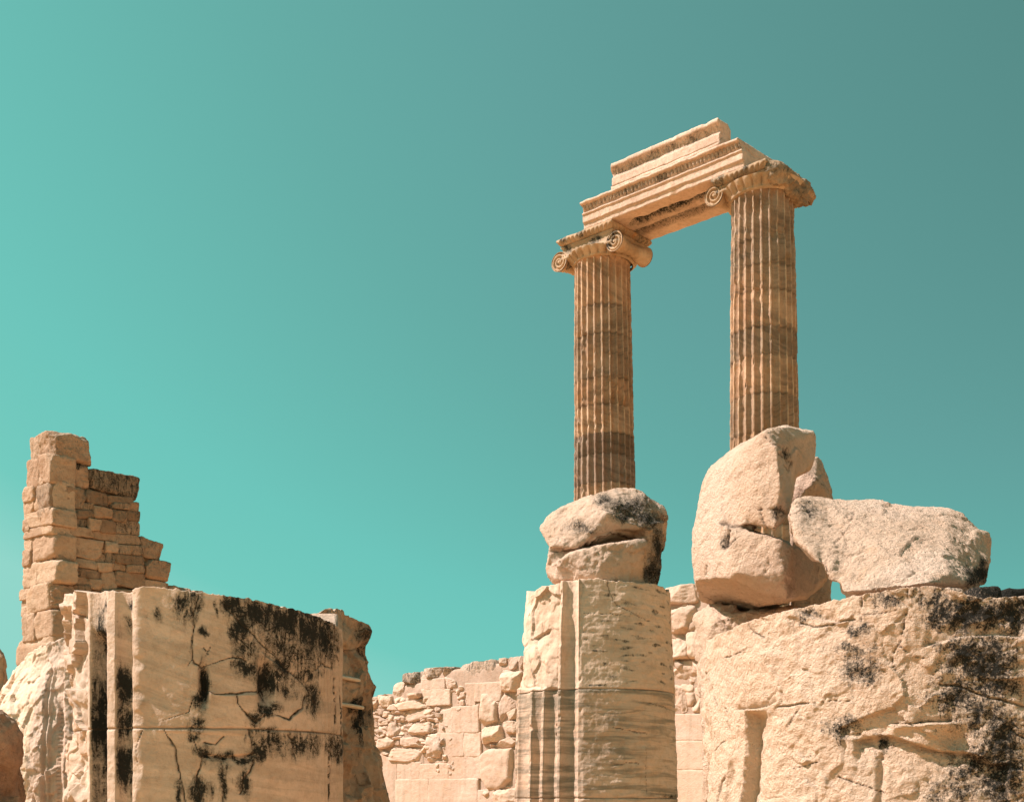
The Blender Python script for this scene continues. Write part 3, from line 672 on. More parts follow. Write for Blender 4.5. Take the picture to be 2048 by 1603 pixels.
# boulders on the right drum
z6 = zm(1360, 830, 2.977)
TD = 0.95     # the tall boulder stands behind the lying one, on the chalky block
def base_pts(pts): return [(x, HY - 0.86 / d * F, d) for x, d in pts]
tb_a = [(505, 102, 6.25), (625, 62, 6.5), (300, 215, 6.75), (200, 300, 6.8), (130, 420, 6.8), (97, 580, 6.75), (230, 630, 6.5), (380, 657, 6.3), (570, 698, 6.15), (640, 590, 6.25), (655, 590, 6.6), (600, 400, 6.15),
        (575, 200, 6.18), (650, 400, 6.5), (690, 345, 6.6), (560, 90, 7.1), (200, 300, 7.3), (110, 580, 7.3), (640, 590, 7.2), (680, 340, 7.2)]
tb_b = [(575, 200, 6.2), (510, 100, 6.3), (625, 62, 6.5), (700, 78, 6.65), (790, 100, 6.8), (803, 135, 6.85), (792, 230, 6.85), (780, 300, 6.8), (755, 335, 6.75), (690, 352, 6.6), (600, 300, 6.3), (600, 400, 6.3), (790, 110, 7.3), (620, 70, 7.2), (770, 310, 7.3), (620, 380, 7.2)]
tb_c = [(97, 585, 6.75), (75, 700, 6.75), (75, 880, 6.75), (85, 990, 6.72), (240, 645, 6.45), (300, 668, 6.33), (570, 732, 6.18), (670, 785, 6.22), (640, 860, 6.2), (620, 960, 6.15), (640, 1088, 6.2), (330, 962, 6.25), (200, 972, 6.45),
        (120, 1110, 7.3), (290, 1185, 7.45), (480, 1140, 7.4), (110, 700, 7.4), (640, 760, 7.3), (640, 1120, 7.3)]
tb_d = [(690, 775, 6.35), (760, 800, 6.5), (850, 830, 6.7), (880, 950, 6.75), (872, 1010, 6.75), (800, 1075, 6.6), (640, 1095, 6.25), (610, 900, 6.3), (880, 950, 7.2), (760, 800, 7.2), (640, 1090, 7.2)]
def tb_feat(px, py, V, N):
    f = (N[:, 1] < 0.4).astype(float)
    c = cracks(px, py, [(z6([(300, 655), (390, 665), (470, 690), (580, 718), (670, 765)]), 3.6), (z6([(620, 190), (590, 230), (620, 270), (660, 280), (650, 330), (610, 300)]), 1.6), (z6([(240, 640), (290, 640), (270, 720), (250, 790), (300, 770), (335, 735)]), 4.2),
        (z6([(450, 560), (520, 560), (600, 560), (640, 570)]), 1.4), (z6([(480, 610), (500, 660), (480, 560)]), 1.6), (z6([(570, 590), (610, 540), (640, 590), (590, 610)]), 1.8), (z6([(115, 1050), (200, 1110), (300, 1190)]), 1.2), (z6([(500, 130), (560, 175), (610, 200)]), 1.5), (z6([(140, 950), (155, 900)]), 1.2)], V) * f
    d = ledge(px, py, z6([(380, 668), (480, 695), (580, 722), (680, 775)]), 0.075, 9, -1)
    d += -0.035 * np.exp(-((px - 1449) / 8) ** 2 - ((py - 1078) / 26) ** 2)
    d += -0.03 * np.exp(-((px - 1558) / 14) ** 2 - ((py - 1022) / 12) ** 2)
    st = blob(px, py, [(1573, 912, 10, 16, .62), (1556, 1025, 12, 10, .6), (1450, 1080, 6, 18, .5)]) * f
    under = (N[:, 2] < -0.6)
    return d * f - 0.014 * c, {'stain': st, 'crack': 0.8 * c, 'tint': -0.04 * f + 0.10 * fbm(V * 3, 3, 15)}
o = rock('fallen_boulder', [H(z6, tb_a, TD), H(z6, tb_b, TD), H(z6, tb_c, TD), H(z6, tb_d, TD)], 0.0105, M_rock, None, at(1520, 1225, 7.6), amp=0.014, freq=3.8, fine=0.25, soft=3, feat=tb_feat, seed=5, chips=5)
tag(o, 'tall upright pale boulder with a rounded back and overhanging top on the huge right drum', 'boulder', 'fallen boulders')

lb_a = [(965, 1055, 6.0), (1000, 620, 6.55), (880, 560, 6.7), (900, 508, 6.95), (1060, 530, 6.95), (1200, 560, 6.95), (1400, 562, 6.92), (1612, 565, 6.85), (1320, 1025, 5.9), (1440, 1003, 5.88), (1580, 820, 6.2), (1600, 950, 6.0), (1720, 1003, 6.1), (1822, 1003, 6.5),
        (1682, 602, 6.85), (1760, 682, 6.75), (1838, 850, 6.6), (900, 520, 7.3), (1600, 575, 7.35), (1800, 720, 7.3), (1810, 1000, 7.2), (1000, 1040, 7.2)]
lb_b = [(652, 600, 6.55), (700, 510, 6.7), (735, 487, 6.8), (900, 508, 6.95), (1050, 530, 6.95), (1050, 800, 6.35), (690, 745, 6.35), (745, 770, 6.28), (855, 845, 6.2), (905, 985, 6.12), (965, 1000, 6.1), (735, 495, 7.3), (690, 740, 7.0), (880, 900, 7.0), (1000, 540, 7.3)]
lb_c = [(1760, 680, 6.7), (1830, 697, 6.8), (1858, 760, 6.85), (1842, 850, 6.8), (1700, 900, 6.4), (1700, 800, 6.4), (1850, 750, 7.2), (1760, 690, 7.2), (1760, 900, 7.2)]
lsup = [tuple(at(px, HY - 0.84 / d * F, d)) for px, d in ((1700, 6.1), (1830, 6.0), (1950, 6.2), (1700, 6.9), (1950, 6.9))] + H(z6, [(1000, 1010, 6.15), (1440, 980, 6.0), (1780, 960, 6.3), (1020, 1000, 6.9), (1780, 980, 6.9)])
def lb_feat(px, py, V, N):
    f = (N[:, 1] < 0.5).astype(float)
    c = cracks(px, py, [(z6([(1040, 580), (1010, 660), (960, 730), (900, 800), (875, 850), (868, 940)]), 1.4), (z6([(750, 560), (770, 600)]), 1.6)], V) * f
    st = blob(px, py, [(1360 + x / 2.977, 830 + y / 2.977, rx / 2.977, ry / 2.977, s) for x, y, rx, ry, s in [(1780, 960, 60, 80, .95), (1760, 1000, 60, 30, .8), (1800, 880, 30, 40, .75), (1720, 920, 50, 40, .55), (760, 570, 60, 50, .42)]]) * f
    d = -0.05 * np.exp(-((px - 1645) / 12) ** 2 - ((py - 1120) / 18) ** 2) - 0.03 * np.exp(-((px - 1785) / 22) ** 2 - ((py - 1166) / 7) ** 2)
    return d * f - .014 * c, {'stain': st, 'crack': .7 * c, 'tint': 0.02 + 0.10 * fbm(V * 3, 3, 16)}
o = rock('fallen_boulder', [H(z6, lb_a), H(z6, lb_b), H(z6, lb_c), lsup], 0.0095, M_rock, None, at(1800, 1245, 6.4), amp=0.017, freq=3.6, fine=0.22, soft=4, feat=lb_feat, seed=8, chips=4)
tag(o, 'long pale boulder lying on its side across the huge right drum', 'boulder', 'fallen boulders')

sb = [(790, 250, 7.1), (826, 252, 7.15), (852, 340, 7.15), (880, 420, 7.2), (905, 478, 7.2), (918, 515, 7.2), (740, 520, 7.0), (655, 600, 6.95), (648, 520, 6.9), (660, 400, 6.95), (720, 345, 7.0), (790, 385, 6.9), (640, 600, 7.5), (900, 560, 7.6), (830, 260, 7.6), (700, 340, 7.5)]
o = rock('fallen_boulder', [H(z6, sb, 1.3), H(z6, [(660, 560, 8.25), (900, 560, 8.4), (660, 560, 8.8), (900, 560, 8.8), (680, 2250, 8.3), (860, 2250, 8.4), (680, 2250, 8.7), (860, 2250, 8.7)])], 0.013, M_rock, None, at(1620, 1600, 8.5) * [1, 1, 0], amp=0.016, freq=4, soft=3, seed=11, tint=0.18,
         feat=lambda px, py, V, N: (0 * px, {'crack': 0.7 * cracks(px, py, [(z6([(735, 340), (800, 390), (880, 450)]), 1.5)], V)}))
tag(o, 'grey slab wedged behind the tall boulder and the lying boulder', 'boulder', 'fallen boulders')

# pale broken block under the tall boulder, left of the right drum
wb = [(92, 1080, 7.75), (180, 1112, 7.6), (330, 1150, 7.6), (330, 1300, 7.55), (190, 1300, 7.5), (105, 1340, 7.6), (150, 1500, 7.65), (92, 1095, 8.4), (330, 1160, 8.4), (330, 1400, 8.4), (110, 1400, 8.4)]
wb2 = [(130, 1330, 7.65), (250, 1330, 7.6), (160, 2300, 7.7), (820, 2300, 7.7), (140, 1330, 8.4), (820, 1150, 8.4), (820, 1130, 7.7), (300, 1160, 7.6), (160, 2300, 8.4), (820, 2300, 8.4)]
o = rock('broken_block', [H(z6, wb), H(z6, wb2), [tuple(np.array(at(p, 1600, d)) * [1, 1, 0] + [0, 0, zq]) for p in (1420, 1640) for d in (7.7, 8.4) for zq in (-0.05, 1.7)]],
         0.018, M_rock, None, (at(1520, 1600, 8.1) * [1, 1, 0]), amp=0.03, freq=3.5, soft=2, seed=14, tint=-0.2)
tag(o, 'chalky white broken block below the tall boulder, left of the huge drum', 'boulder')

# dark lichen stones at the right end of the drum top
def small(zf, quad, d, dep, label, seed, stain=0.0, mat=None, n=16, low=None):
    q = [at(x, y, d) for x, y in zf(quad)]
    V, Fq = stone(q, (0, -1, 0), 0.0, dep, n, 7.0, 0.05, seed)
    base = (q[2] + q[3]) / 2 + np.array([0, dep / 2, 0])
    o = link_mesh('loose_stone', V, Fq, mat or M_rock, None, {'stain': np.full(len(V), stain)}, base=base)
    return tag(o, label, 'stone')
small(z6, [(1765, 1010), (1915, 1008), (1955, 1160), (1800, 1160)], 5.55, 0.30, 'black mottled stone on the right drum beside the lying boulder', 5, 0.82)
small(z6, [(1932, 1024), (2150, 1026), (2150, 1160), (1960, 1160)], 5.65, 0.30, 'nearly black flat stone at the right edge of the picture on top of the drum', 6, 1.1)
small(z6, [(1590, 1018), (1700, 1028), (1690, 1150), (1600, 1140)], 5.5, 0.22, 'small chipped stone tucked under the end of the lying boulder', 8, 0.25)
fl = Bag()
for k in range(26):
    t = random.random(); x = 1500 + 290 * t; y = 1025 + 62 * t + random.uniform(-10, 22); wd = random.uniform(25, 70); a = random.uniform(.15, .5)
    q = [at(*z6([p])[0], 5.38) for p in ((x, y), (x + wd, y + wd * a), (x + wd, y + wd * a + random.uniform(8, 16)), (x, y + random.uniform(6, 12)))]
    fl.add(stone(q, (0, -1, 0), 0.012, 0.12, 5, 5.0, 0.06), random.uniform(-.2, .3), random.choice([0, 0, .5]))
o = fl.build('stone_flakes', M_rock, None, at(1900, 1185, 5.4)); tag(o, 'heap of thin splintered stone flakes on the rim of the right drum', 'stone chips', kind='stuff')

# dark eroded block at the left edge, and a sliver of far masonry
z2d = z2
o = rock('broken_block', [H(z2, [(-160, 700, 11.6), (-60, 770, 11.3), (10, 785, 11.3), (50, 800, 11.35), (75, 850, 11.5), (95, 900, 11.6), (98, 1236, 11.7), (-160, 1236, 11.3), (-160, 700, 12.4), (90, 900, 12.4), (98, 1236, 12.4), (-160, 1236, 12.4)], -1.5),
     [tuple(np.array(at(p, 1600, d)) * [1, 1, zc]) for p in (-60, 39) for d in (10.0, 10.9) for zc in (0, 1.02)]], 0.022, M_tower, None, at(0, 1600, 10.4) * [1, 1, 0], amp=0.045, freq=2.4, seed=21, soft=1, tint=0.45)
tag(o, 'dark brown eroded block at the left edge in front of the far left stump', 'boulder')
o = rock('broken_block', [H(z2, [(-120, 430, 20), (-20, 440, 20), (6, 452, 20), (20, 468, 20), (10, 520, 20), (24, 540, 20), (26, 600, 20), (20, 760, 20), (-120, 760, 20), (-120, 430, 21), (6, 460, 21), (24, 600, 21), (20, 760, 21), (-120, 760, 21)]),
     [tuple(np.array(at(p, 1420, d)) * [1, 1, zc]) for p in (-50, 5) for d in (20, 21) for zc in (0, 1)]], 0.05, M_tower, None, at(-20, 1600, 20.5) * [1, 1, 0], amp=0.06, freq=1.8, seed=22)
tag(o, 'sliver of ruined brown masonry at the extreme left edge below the tower', 'ruined wall')

# ------------------------------------------------------------------ grid of the temple: u runs along the architrave, n faces the viewer
u2 = np.array([0.739, -0.674]); n2 = np.array([-0.674, -0.739])
u3 = np.array([*u2, 0]); n3 = np.array([*n2, 0])

# ------------------------------------------------------------------ ruined tower on the left
z1 = zm(0, 820, 3.206)
corner = at(101, 1600, 22.0)[:2]
tower = thing('masonry_tower', 'tall ruined pier of brown rubble masonry with a stepped top at the left', 'ruined tower', (corner[0], corner[1], 0))
tb = (corner[0], corner[1], 0)
Lq = [[(178, 335), (248, 318), (246, 485), (172, 495)], [(250, 300), (328, 290), (325, 455), (250, 452)],
      [(222, 462), (325, 452), (322, 628), (218, 645)], [(155, 505), (218, 490), (216, 572), (155, 588)], [(155, 592), (215, 578), (213, 645), (157, 668)], [(158, 668), (262, 648), (258, 690), (160, 702)],
      [(265, 640), (335, 632), (340, 725), (262, 735)], [(150, 705), (190, 700), (188, 765), (150, 775)], [(192, 690), (258, 680), (258, 735), (192, 748)], [(153, 775), (272, 742), (272, 795), (153, 825)], [(275, 740), (330, 735), (330, 785), (275, 792)],
      [(150, 828), (192, 818), (192, 895), (148, 905)], [(194, 820), (340, 790), (325, 930), (196, 970)], [(146, 905), (190, 900), (188, 985), (146, 995)], [(140, 1010), (228, 975), (222, 1130), (140, 1145)], [(230, 985), (345, 965), (345, 1090), (230, 1118)],
      [(136, 1155), (185, 1150), (182, 1210), (136, 1215)], [(188, 1140), (315, 1110), (315, 1260), (186, 1300)], [(136, 1220), (184, 1215), (184, 1250), (136, 1255)], [(138, 1260), (184, 1258), (184, 1308), (140, 1318)],
      [(160, 1320), (232, 1305), (228, 1470), (148, 1480)], [(234, 1305), (345, 1290), (345, 1440), (230, 1465)], [(130, 1485), (235, 1470), (235, 1620), (110, 1640)], [(238, 1465), (345, 1445), (345, 1620), (238, 1630)]]
Rq = [[(325, 470), (560, 520), (500, 625), (325, 615)],
      [(570, 515), (690, 545), (690, 615), (570, 590)], [(700, 550), (835, 562), (835, 595), (705, 590)], [(720, 595), (815, 602), (815, 638), (720, 628)], [(822, 590), (876, 600), (876, 645), (820, 640)], [(510, 595), (600, 600), (600, 640), (510, 632)],
      [(325, 622), (485, 640), (485, 690), (330, 672)], [(490, 640), (600, 645), (600, 692), (490, 690)], [(605, 620), (700, 640), (700, 690), (605, 690)], [(705, 640), (800, 655), (795, 712), (705, 705)], [(803, 648), (885, 655), (885, 708), (803, 700)],
      [(335, 680), (395, 690), (395, 735), (335, 735)], [(400, 690), (560, 705), (560, 745), (400, 732)], [(570, 698), (635, 710), (635, 765), (570, 765)], [(640, 705), (728, 720), (728, 785), (640, 780)], [(735, 715), (885, 715), (885, 800), (735, 785)],
      [(340, 745), (435, 750), (435, 795), (350, 790)], [(440, 745), (580, 765), (580, 812), (440, 802)], [(590, 772), (720, 790), (720, 835), (590, 820)], [(725, 795), (888, 808), (890, 862), (725, 850)],
      [(680, 845), (745, 860), (745, 910), (680, 905)], [(750, 865), (905, 872), (905, 930), (750, 915)], [(680, 915), (745, 922), (745, 975), (680, 970)], [(750, 920), (905, 940), (905, 992), (750, 978)],
      [(375, 925), (455, 930), (450, 985), (370, 975)], [(470, 945), (610, 970), (610, 1018), (470, 995)], [(370, 985), (435, 990), (435, 1045), (370, 1040)], [(440, 1000), (640, 1035), (635, 1082), (440, 1055)],
      [(615, 980), (720, 985), (715, 1035), (640, 1030)], [(725, 980), (810, 985), (810, 1030), (725, 1022)], [(815, 995), (910, 998), (910, 1042), (815, 1035)], [(365, 1050), (570, 1078), (570, 1122), (380, 1105)],
      [(575, 1085), (650, 1092), (650, 1148), (575, 1140)], [(655, 1038), (740, 1045), (740, 1150), (655, 1140)], [(745, 1035), (915, 1050), (915, 1150), (745, 1112)], [(480, 1125), (575, 1128), (575, 1185), (480, 1180)], [(655, 1152), (915, 1155), (915, 1230), (655, 1230)],
      [(345, 1290), (470, 1270), (440, 1440), (345, 1440)], [(470, 1190), (650, 1190), (650, 1320), (470, 1320)], [(345, 1445), (480, 1445), (480, 1620), (345, 1620)], [(600, 910), (670, 930), (665, 975), (610, 965)]]
def grow(c, k=0.012):
    m = sum(c) / 4; return [m + (p - m) * (1 + k / max(.2, np.linalg.norm(p - m)) * 2) for p in c]
def quad_on(zf, q, n): return [on_plane(x, y, corner, n) for x, y in zf(q)]
bag = Bag()
for q in Lq: bag.add(stone(grow(quad_on(z1, q, n2), .02), n3, random.uniform(-0.03, 0.04), 0.45, 18, 22, 0.05, cut=.10), random.uniform(-.25, .15))
bag.build('quoin_stones', M_tower, tower, tb)
bag = Bag()
for q in Rq: bag.add(stone(grow(quad_on(z1, q, u2), .02), u3, random.uniform(0.0, 0.08), 0.45, 16, 22, 0.055, cut=.09), random.uniform(-.10, .55), random.choice([.05, .12, .18, .26]))  # side away from the sun: its shade put into darker tints, plus stains
for k in range(300):     # chinking between the stones
    x, y = random.uniform(350, 830), random.uniform(480, 1180); a, b = random.uniform(22, 55), random.uniform(14, 30)
    bag.add(stone(quad_on(z1, [(x, y), (x + a, y + .15 * a), (x + a, y + .15 * a + b), (x, y + b)], u2), u3, random.uniform(-0.05, 0.015), 0.25, 6, 7, 0.06, cut=.2), random.uniform(0, .6), random.choice([0, .25]))
bag.build('rubble_facing', M_tower, tower, tb)
core = Bag()
for q, pr in (([(175, 350), (306, 325), (306, 1900), (120, 1900)], -0.06),): core.add(stone(quad_on(z1, q, n2), n3, pr, 1.2, 14, 20, 0.01), 0.2)
for q, pr in (([(345, 330), (570, 400), (570, 1900), (345, 1900)], -0.075), ([(560, 420), (870, 540), (900, 1900), (560, 1900)], -0.075), ([(880, 830), (1040, 900), (1080, 1900), (880, 1900)], -0.07), ([(1060, 1130), (1300, 1170), (1300, 1900), (1060, 1900)], -0.06)):
    core.add(stone(quad_on(z1, q, u2), u3, pr, 0.8, 14, 20, 0.01), 0.2)
core.build('rubble_core', M_mortar, tower, tb)
def tblock(q, n, nn, proud, deep, label, tint=0.0, stain=0.0, p=24, rough=.05, name='ashlar_block', nn_=34, darkf=None):
    V, Fq = stone(quad_on(z1, q, n), nn, proud, deep, nn_, p, rough, cut=.12)
    st = np.full(len(V), stain)
    if darkf is not None: st = st + darkf(*proj(V))
    o = link_mesh(name, V, Fq, M_tower, tower, {'tint': np.full(len(V), tint), 'stain': st}, base=tb); o['label'] = label
tblock([(325, 122), (560, 175), (597, 350), (340, 285)], u2, u3, 0.03, 0.78, 'topmost squared block', .10, .14)
tblock([(328, 295), (582, 352), (572, 495), (328, 458)], u2, u3, -0.03, 0.6, 'plain block under the topmost one', 0.0, 0, darkf=lambda px, py: blob(px, py, [(145, 930, 30, 8, .8)]))  # dark band just below the topmost block's lower edge
tblock([(575, 372), (895, 435), (880, 575), (568, 492)], u2, u3, 0.04, 0.75, 'lichen darkened block', 0.40, 0.42)
tblock([(355, 795), (672, 842), (662, 978), (360, 905)], u2, u3, 0.03, 0.6, 'large smooth slab', 0.0, 0, darkf=lambda px, py: blob(px, py, [(140, 1105, 25, 7, .8)]))
tblock([(320, 1105), (485, 1120), (480, 1262), (320, 1272)], u2, u3, 0.12, 0.7, 'eroded hollow block', 0.05, 0, 4, .09)
tblock([(892, 803), (1057, 860), (1032, 958), (915, 935)], u2, u3, 0.0, 0.7, 'chipped block on the step', 0.15, 0.2)
tblock([(935, 950), (1112, 975), (1080, 1097), (915, 1060)], u2, u3, 0.02, 0.7, 'leaning block on the step', 0.1, 0.15)
tblock([(915, 1075), (1098, 1108), (1098, 1240), (915, 1200)], u2, u3, -0.02, 0.7, 'lowest step block')
tblock([(1098, 1118), (1150, 1126), (1160, 1250), (1098, 1250)], u2, u3, 0.0, 0.5, 'small cap stone', 0.2)
tblock([(1152, 1128), (1245, 1140), (1245, 1260), (1150, 1250)], u2, u3, 0.0, 0.5, 'rounded cap stone', 0.2, 0, 4)
tblock([(1248, 1150), (1310, 1158), (1310, 1260), (1245, 1250)], u2, u3, 0.0, 0.5, 'low cap stone', 0.1)
lower = Bag()     # plain footing hidden behind the stumps
for k in range(6):
    y0 = 1500 + 150 * k
    lower.add(stone(quad_on(z1, [(110, y0), (345, y0 - 20), (345, y0 + 140), (105, y0 + 150)], n2), n3, 0.05, 0.6, 8, 9, .03))
    lower.add(stone(quad_on(z1, [(345, y0 - 20), (900, y0), (900, y0 + 140), (345, y0 + 140)], u2), u3, 0.03, 0.6, 8, 9, .03))
lower.build('footing', M_tower, tower, tb)

# ------------------------------------------------------------------ long ruined wall behind
wp = at(1050, 1600, 26.0)[:2]
wall = thing('ruined_wall', 'long sunlit cella wall of pale ashlar and rubble behind the central stump', 'ruined wall', (wp[0], wp[1], 0)); wbse = (wp[0], wp[1], 0)
z8 = zm(700, 1260, 4.674)
def wq(zf, q): return [on_plane(x, y, wp, n2) for x, y in zf(q)]
ash = Bag()
for q in [[(392, 490), (490, 475), (490, 615), (390, 612)], [(490, 402), (620, 380), (615, 490), (490, 502)], [(620, 385), (665, 375), (665, 455), (620, 455)], [(668, 355), (845, 335), (842, 432), (668, 455)],
          [(850, 340), (945, 335), (940, 440), (850, 420)], [(955, 315), (1360, 265), (1425, 470), (990, 485)], [(1365, 265), (1455, 255), (1455, 330), (1370, 335)], [(1460, 255), (1560, 240), (1545, 362), (1475, 367)], [(1562, 238), (1625, 235), (1625, 362), (1550, 352)],
          [(1628, 225), (1900, 195), (1900, 360), (1628, 360)], [(1428, 340), (1560, 370), (1560, 480), (1430, 475)]]:
    ash.add(stone(wq(z8, q), n3, random.uniform(0.0, 0.05), 0.8, 26, 14, .05, cut=.2), random.uniform(-.1, .25), random.choice([0, .3, .4]))
ash.build('top_course', M_wall, wall, wbse)
fa = Bag()
for q in [[(668, 457), (880, 447), (880, 547), (668, 550)], [(668, 552), (930, 549), (930, 690), (720, 700)], [(1170, 495), (1420, 482), (1400, 656), (1170, 660)], [(1080, 500), (1168, 497), (1168, 700), (1100, 690)],
          [(850, 760), (948, 730), (948, 953), (830, 955)], [(951, 720), (1195, 700), (1200, 951), (951, 953)], [(820, 958), (1060, 956), (1060, 1172), (870, 1180)], [(1062, 956), (1215, 956), (1215, 1172), (1062, 1172)],
          [(915, 1176), (1215, 1175), (1215, 1382), (920, 1388)], [(660, 1250), (915, 1240), (915, 1388), (655, 1392)], [(430, 1396), (735, 1392), (735, 1640), (430, 1640)], [(737, 1391), (1190, 1386), (1190, 1640), (737, 1640)], [(440, 1215), (655, 1235), (650, 1392), (440, 1392)], [(150, 1120), (436, 1215), (430, 1640), (150, 1640)],
          [(1195, 1495), (1345, 1490), (1340, 1640), (1195, 1640)]]:
    fa.add(stone(grow(wq(z8, q)), n3, random.uniform(-0.006, 0.010), 0.5, 30, 40, .020), random.uniform(-.05, .10))
fa.build('smooth_ashlar', M_wall, wall, wbse)
ru = Bag()
for q in [[(1380, 590), (1520, 610), (1535, 745), (1400, 885)], [(1420, 400), (1610, 380), (1600, 560), (1430, 572)], [(1212, 600), (1372, 590), (1372, 885), (1218, 892)], [(1218, 900), (1432, 890), (1432, 1025), (1225, 1060)], [(1460, 780), (1550, 720), (1550, 830), (1460, 830)],
          [(1330, 1060), (1545, 970), (1540, 1088), (1330, 1097)], [(1215, 1110), (1545, 1100), (1535, 1485), (1220, 1490)], [(1345, 1500), (1560, 1470), (1560, 1640), (1345, 1640)], [(1440, 840), (1560, 830), (1560, 960), (1440, 965)], [(870, 430), (985, 470), (995, 540), (880, 545)],
          [(480, 880), (730, 865), (800, 950), (520, 985)], [(460, 750), (690, 730), (840, 800), (480, 870)], [(690, 985), (830, 960), (870, 1180), (700, 1185)], [(400, 690), (670, 640), (720, 720), (420, 760)], [(240, 1020), (420, 990), (410, 1080), (255, 1115)], [(420, 1010), (690, 990), (690, 1080), (420, 1095)],
          [(285, 1110), (690, 1100), (660, 1230), (290, 1215)], [(360, 870), (470, 860), (470, 990), (370, 1000)], [(240, 900), (350, 880), (350, 1000), (245, 1010)], [(180, 625), (260, 620), (250, 720), (180, 720)], [(270, 615), (390, 610), (380, 720), (270, 720)], [(530, 590), (660, 580), (660, 630), (530, 640)]]:
    ru.add(stone(wq(z8, q), n3, random.uniform(0.02, 0.11), 0.4, 22, 8.0, .06, cut=.24), random.uniform(-.2, .15))
for k in range(420):
    x, y = random.uniform(150, 860), random.uniform(600, 1230)
    if (x > 690 and y < 700) or y > 1120 + 110 * math.sin(x * .021) * math.sin(x * .057): continue
    a, b = random.uniform(45, 120), random.uniform(28, 60); s = random.uniform(-.15, .15)
    ru.add(stone(wq(z8, [(x, y), (x + a, y + s * a), (x + a * 1.05, y + s * a + b), (x - a * .05, y + b)]), n3, random.uniform(-0.04, 0.10), 0.3, 8, 5.0, .08, cut=.35), random.uniform(-.2, .45))
for k in range(140):
    x, y = random.choice([(random.uniform(930, 1170), random.uniform(500, 720)), (random.uniform(1200, 1560), random.uniform(560, 1600)), (random.uniform(760, 930), random.uniform(1180, 1300))])
    a, b = random.uniform(30, 90), random.uniform(25, 70)
    ru.add(stone(wq(z8, [(x, y), (x + a, y), (x + a, y + b), (x, y + b)]), n3, random.uniform(-0.05, 0.06), 0.3, 8, 5.0, .08, cut=.35), random.uniform(-.2, .2))
ru.build('rubble_facing', M_wall, wall, wbse)
# the higher stretch seen between the central stump and the huge drum, and behind the stump
hi = Bag()
for q in [[(40, 78), (250, 40), (262, 150), (45, 165)], [(-60, 175), (88, 170), (88, 318), (-60, 322)], [(90, 178), (258, 160), (258, 312), (90, 320)], [(90, 325), (212, 318), (218, 455), (100, 462)], [(208, 312), (345, 305), (345, 452), (218, 455)], [(90, 470), (325, 458), (325, 585), (100, 592)],
          [(108, 600), (202, 598), (200, 752), (113, 756)], [(206, 590), (345, 590), (345, 752), (210, 752)], [(255, 30), (345, 20), (345, 150), (262, 150)]]:
    hi.add(stone(wq(z7, q), n3, random.uniform(0.04, 0.14), 0.8, 26, 8, .055, cut=.22), random.uniform(-.2, .05))
for q in [[(100, 762), (330, 758), (330, 902), (100, 903)], [(100, 906), (345, 905), (345, 1062), (100, 1063)], [(100, 1066), (345, 1065), (345, 1280), (100, 1280)], [(-100, 762), (98, 762), (98, 1280), (-100, 1280)]]:
    hi.add(stone(grow(wq(z7, q)), n3, 0.005, 0.6, 22, 60, .008), random.uniform(-.15, .05))
for k in range(170):
    x, y = random.uniform(-300, 330), random.uniform(110, 740); a, b = random.uniform(40, 110), random.uniform(35, 80)
    hi.add(stone(wq(z7, [(x, y), (x + a, y), (x + a, y + b), (x, y + b)]), n3, random.uniform(-0.04, 0.08), 0.4, 9, 5, .07, cut=.35), random.uniform(-.2, .15))
hi.build('high_rubble', M_wall, wall, wbse)
wc = Bag()
def wcore(x0, y0, x1, y1, yb=1760):
    wc.add(stone([on_plane(x0, y0, wp, n2), on_plane(x1, y1, wp, n2), on_plane(x1, yb, wp, n2), on_plane(x0, yb, wp, n2)], n3, -0.045, 1.0, 70, 24, .035), 0.30)
wcore(560, 1420, 790, 1396); wcore(780, 1372, 846, 1362); wcore(836, 1346, 1060, 1318); wcore(1040, 1306, 1240, 1290); wcore(1230, 1180, 1440, 1176); wcore(1430, 1330, 1700, 1300)
wc.build('wall_core', M_wall, wall, wbse)

# dark slab added in place of the shadow slanting across the wall
q = [at(700, 1470, 14.4), at(748, 1475, 14.4), at(806, 1640, 14.2), at(700, 1640, 14.2)]
V, Fq = stone([q[0], q[1], q[2] * [1, 1, 0] + [0.25, 0, 0], q[3] * [1, 1, 0]], (0.5, -0.866, 0), 0.02, 0.25, 26, 14, .015, 4)
o = link_mesh('shadow_slab', V, Fq, M_rock, None, {'tint': np.full(len(V), 0.5)}, base=at(750, 1600, 14.3) * [1, 1, 0])
tag(o, 'dark slab added for the slanting shadow between the weathered banded stump and the sunlit wall', 'slab')

